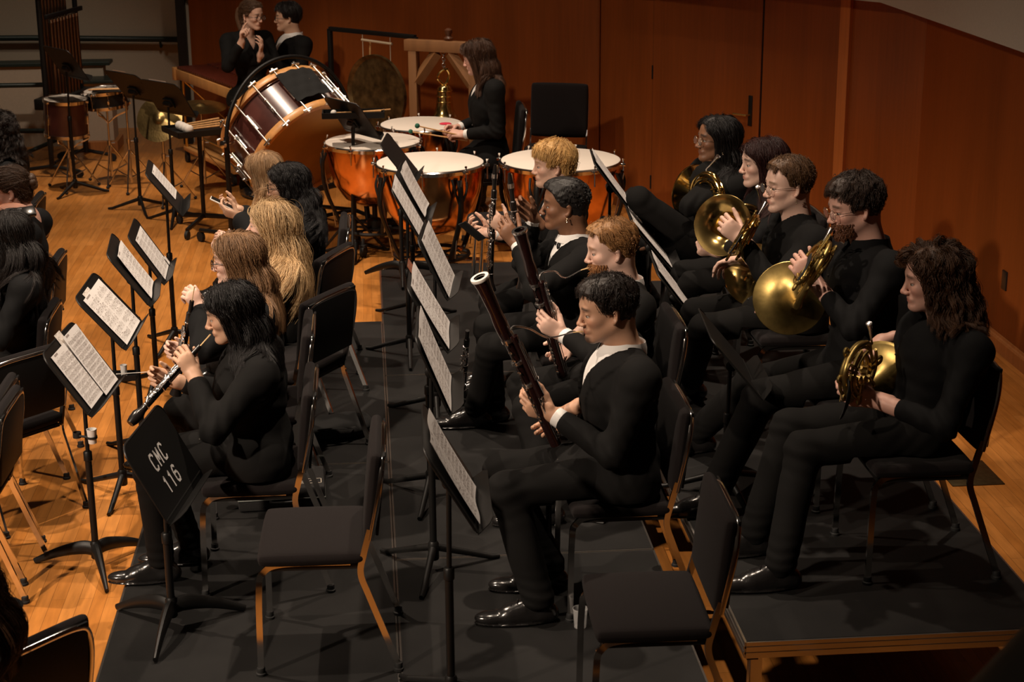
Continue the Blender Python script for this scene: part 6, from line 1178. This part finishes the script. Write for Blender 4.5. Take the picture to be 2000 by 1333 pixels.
for f in (.05, .9):
    for off in (.03, .50):
        g = a_*V(1, 1, 0)+xd*XL*f+xn*off; m = MB(); m.tube([g+UP*.80, g+UP*.12], .014, 10); m.build('leg', BRASS, t); m = MB(); m.lathe([(.045, -.014), (.045, .014)], 18, g+UP*.045, xn); m.box(g+UP*.10, (.02, .02, .02), XR, .004); m.build('caster', RUB, t)
g = a_*V(1, 1, 0); m = MB(); m.tube([g+xd*XL*.05+xn*.03+UP*.30, g+xd*XL*.9+xn*.03+UP*.30], .011, 8); m.tube([g+xd*XL*.05+xn*.5+UP*.30, g+xd*XL*.9+xn*.5+UP*.30], .011, 8); m.tube([g+xd*XL*.05+xn*.03+UP*.78, g+xd*XL*.05+xn*.5+UP*.3], .009, 8); m.build('brace', BRASS, t); m = MB(); m.box(g+xd*XL*.48+xn*.27+UP*.13, (XL*.46, .26, .02), XR, .004); m.build('lower_shelf', OAKP, t)
# tubular chimes
ca, cb = atYz(88, 15.7, 1.45), atYz(148, 16.35, 1.45); t = empty('tubular_chimes', ((ca+cb)/2)*V(1, 1, 0), 0, 'tall rack of dull tubular chimes at the left back', 'chimes'); O = V(t.location); cd = nrm((cb-ca)*V(1, 1, 0)); cn = np.cross(UP, cd); CL = float(np.linalg.norm((cb-ca)*V(1, 1, 0))); a_ = (ca-O)*V(1, 1, 0); CR = np.stack([cd, cn, UP], 1); CHT = mat('chime tube', (.30, .20, .13), .28, 1.)
for i in range(18):
    row = i % 2; f = (i//2+.5+.5*row)/9.5; g = a_+cd*CL*f+cn*(.06 if row else -.06); z1 = (1.40 if not row else 1.62); z0 = .28+.030*i; m = MB(); m.lathe([(.0165, 0), (.0165, z1-z0)], 14, g+UP*z0); k = m.build('chime_tube', CHT, t); m = MB(); m.lathe([(.019, z1-z0-.02), (.019, z1-z0+.008), (.012, z1-z0+.014)], 14, g+UP*z0); m.build('cap', CHROME, k)
for e, s in ((a_-cd*.06, -1), (a_+cd*(CL+.06), 1)):
    m = MB(); m.tube([e+UP*.08, e+UP*1.95], .024, 12); m.build('frame_post', BLKM, t); m = MB(); m.tube([e+cn*.26+UP*.06, e+UP*.10, e-cn*.26+UP*.06], .018, 8); m.build('foot_bar', BLKM, t)
    for k in (1, -1): MB().lathe([(.035, -.012), (.035, .012)], 16, e+cn*.26*k+UP*.036, cd).build('caster', RUB, t)
m = MB(); m.box(a_+cd*CL/2+cn*.06+UP*1.66, (CL/2+.06, .02, .03), CR, .004); m.box(a_+cd*CL/2-cn*.06+UP*1.44, (CL/2+.06, .015, .02), CR, .003); m.build('hanging_rail', BLKM, t); m = MB(); m.box(a_+cd*CL/2+UP*.66, (CL/2+.07, .12, .05), CR, .01); m.build('damper_box', BLKM, t); m = MB(); m.tube(bez([a_-cd*.06+UP*1.60-cn*.02, a_-cd*.20+UP*1.72, a_-cd*.16+UP*1.86, a_-cd*.06+UP*1.92], 6), .016, 8); m.build('scroll_bracket', BLKM, t)
m = MB(); m.tube([a_+cd*.0+UP*.12, a_+cd*CL+UP*.12], .016, 8); m.build('base_bar', BLKM, t)
# drums, cymbals and their chrome stands
dc = at(129, 229, 15.1); drum('tom_drum', dc, .185, .30, 'dark red tom drum with white head left of the snare drum', DRUMW, V(.05, -.05, 1), 6, group='small drums'); b0 = V(dc[0], dc[1], 0); tripod('drum_stand', b0, dc[2]-.18, 'chrome stand under the dark red tom drum', None, .25, 'basket')
sc_ = at(207, 192, 15.3); drum('snare_drum', sc_, .185, .13, 'black snare drum right of the dark red tom drum', BLKP, V(-.06, -.05, 1), 8, group='small drums'); tripod('drum_stand', V(sc_[0], sc_[1], 0), sc_[2]-.10, 'chrome stand under the black snare drum', None, .25, 'basket')
st = sc_+UP*.082; bt = empty('stick_rest', sc_+V(.10, -.16, .085), 0, 'narrow black stick rest at the edge of the snare drum', 'rest'); m = MB(); m.box((0, 0, 0), (.19, .035, .006), None, .003); m.build('plate', BLKM, bt)
for i in range(3): mallet('drumstick', sc_+V(-.12+.02*i, -.175+.016*i, .102), sc_+V(.26, -.15+.018*i, .102), ('front', 'middle', 'rear')[i]+' one of the three sticks lying over the snare drum', 'drumstick', .007, STICK, STICK, .006, 'sticks on the snare drum')
def cymbal(c, r, ax, label, mt): o = MB().lathe([(.008, .030), (.03, .028), (.045, .016), (.06, .012), (r*.6, .006), (r, -.004), (r, -.006), (r*.6, .004), (.06, .010), (.04, .014), (.008, .026)], 56, (0, 0, 0), ax, cap=False).build('cymbal', mt); o.location = c; return tag(o, label, 'cymbal', 'cymbals')
CYM = mat('cymbal bronze', (.36, .25, .10), .33, 1., bump=(60, .12), noise=(12, .25)); c1 = at(311, 232, 14.35); cymbal(c1, .20, (-.25, -.85, .42), 'tilted bronze cymbal facing the viewer below the right dark stand', CYM); tripod('cymbal_stand', V(c1[0]+.01, c1[1]+.06, 0), c1[2]-.0, 'chrome stand behind the tilted cymbal', None, .26)
c2 = at(392, 208, 14.9); cymbal(c2, .22, (.05, -.12, 1), 'flat olive bronze cymbal left of the standing woman', CYM); tripod('cymbal_stand', V(c2[0], c2[1], 0), c2[2]+.03, 'chrome stand under the flat olive cymbal', None, .26)
tripod('cymbal_stand', V(*atz(258, 370, 0.)), .78, 'chrome stand with blue tape between the left pair of dark stands', None, .25)
# beater tray
bt = atYz(388, 13.35, .80); t = empty('beater_tray', (bt[0], bt[1], 0), 0, 'black padded beater table on one pole beside the standing woman', 'table'); tx = nrm(V(.9, .42, 0)); ty = np.cross(UP, tx); TR = np.stack([tx, ty, UP], 1); m = MB(); m.box(UP*.79, (.23, .19, .012), TR, .003); m.build('top', BLKM, t); m = MB()
for c_, h_ in ((tx*.23, (.005, .19, .02)), (-tx*.23, (.005, .19, .02)), (ty*.19, (.23, .005, .02)), (-ty*.19, (.23, .005, .02))): m.box(c_+UP*.805, h_, TR)
m.build('rim', BLKM, t); MB().tube([UP*.10, UP*.785], .017, 12).build('pole', BLKM, t)
for i in range(3):
    a = .2+2*math.pi*i/3; u = V(math.cos(a), math.sin(a), 0); MB().tube([UP*.12, u*.33+UP*.075], .015, 8, flat=1.3).build('foot_leg', BLKM, t); MB().lathe([(.034, -.012), (.034, .012)], 16, u*.33+UP*.036, np.cross(UP, u)).build('caster', RUB, t)
B0 = V(t.location)
for i in range(4): mallet('soft_beater', B0+tx*(.22+.01*i)+ty*(.14-.10*i)+UP*.848, B0-tx*(.13)+ty*(.06-.07*i)+UP*.838, ('rearmost', 'second from rear', 'third from rear', 'frontmost')[i]+' white headed beater on the padded beater table', 'beater', .036, WFELT, STICK, .009, 'beaters on the padded table')
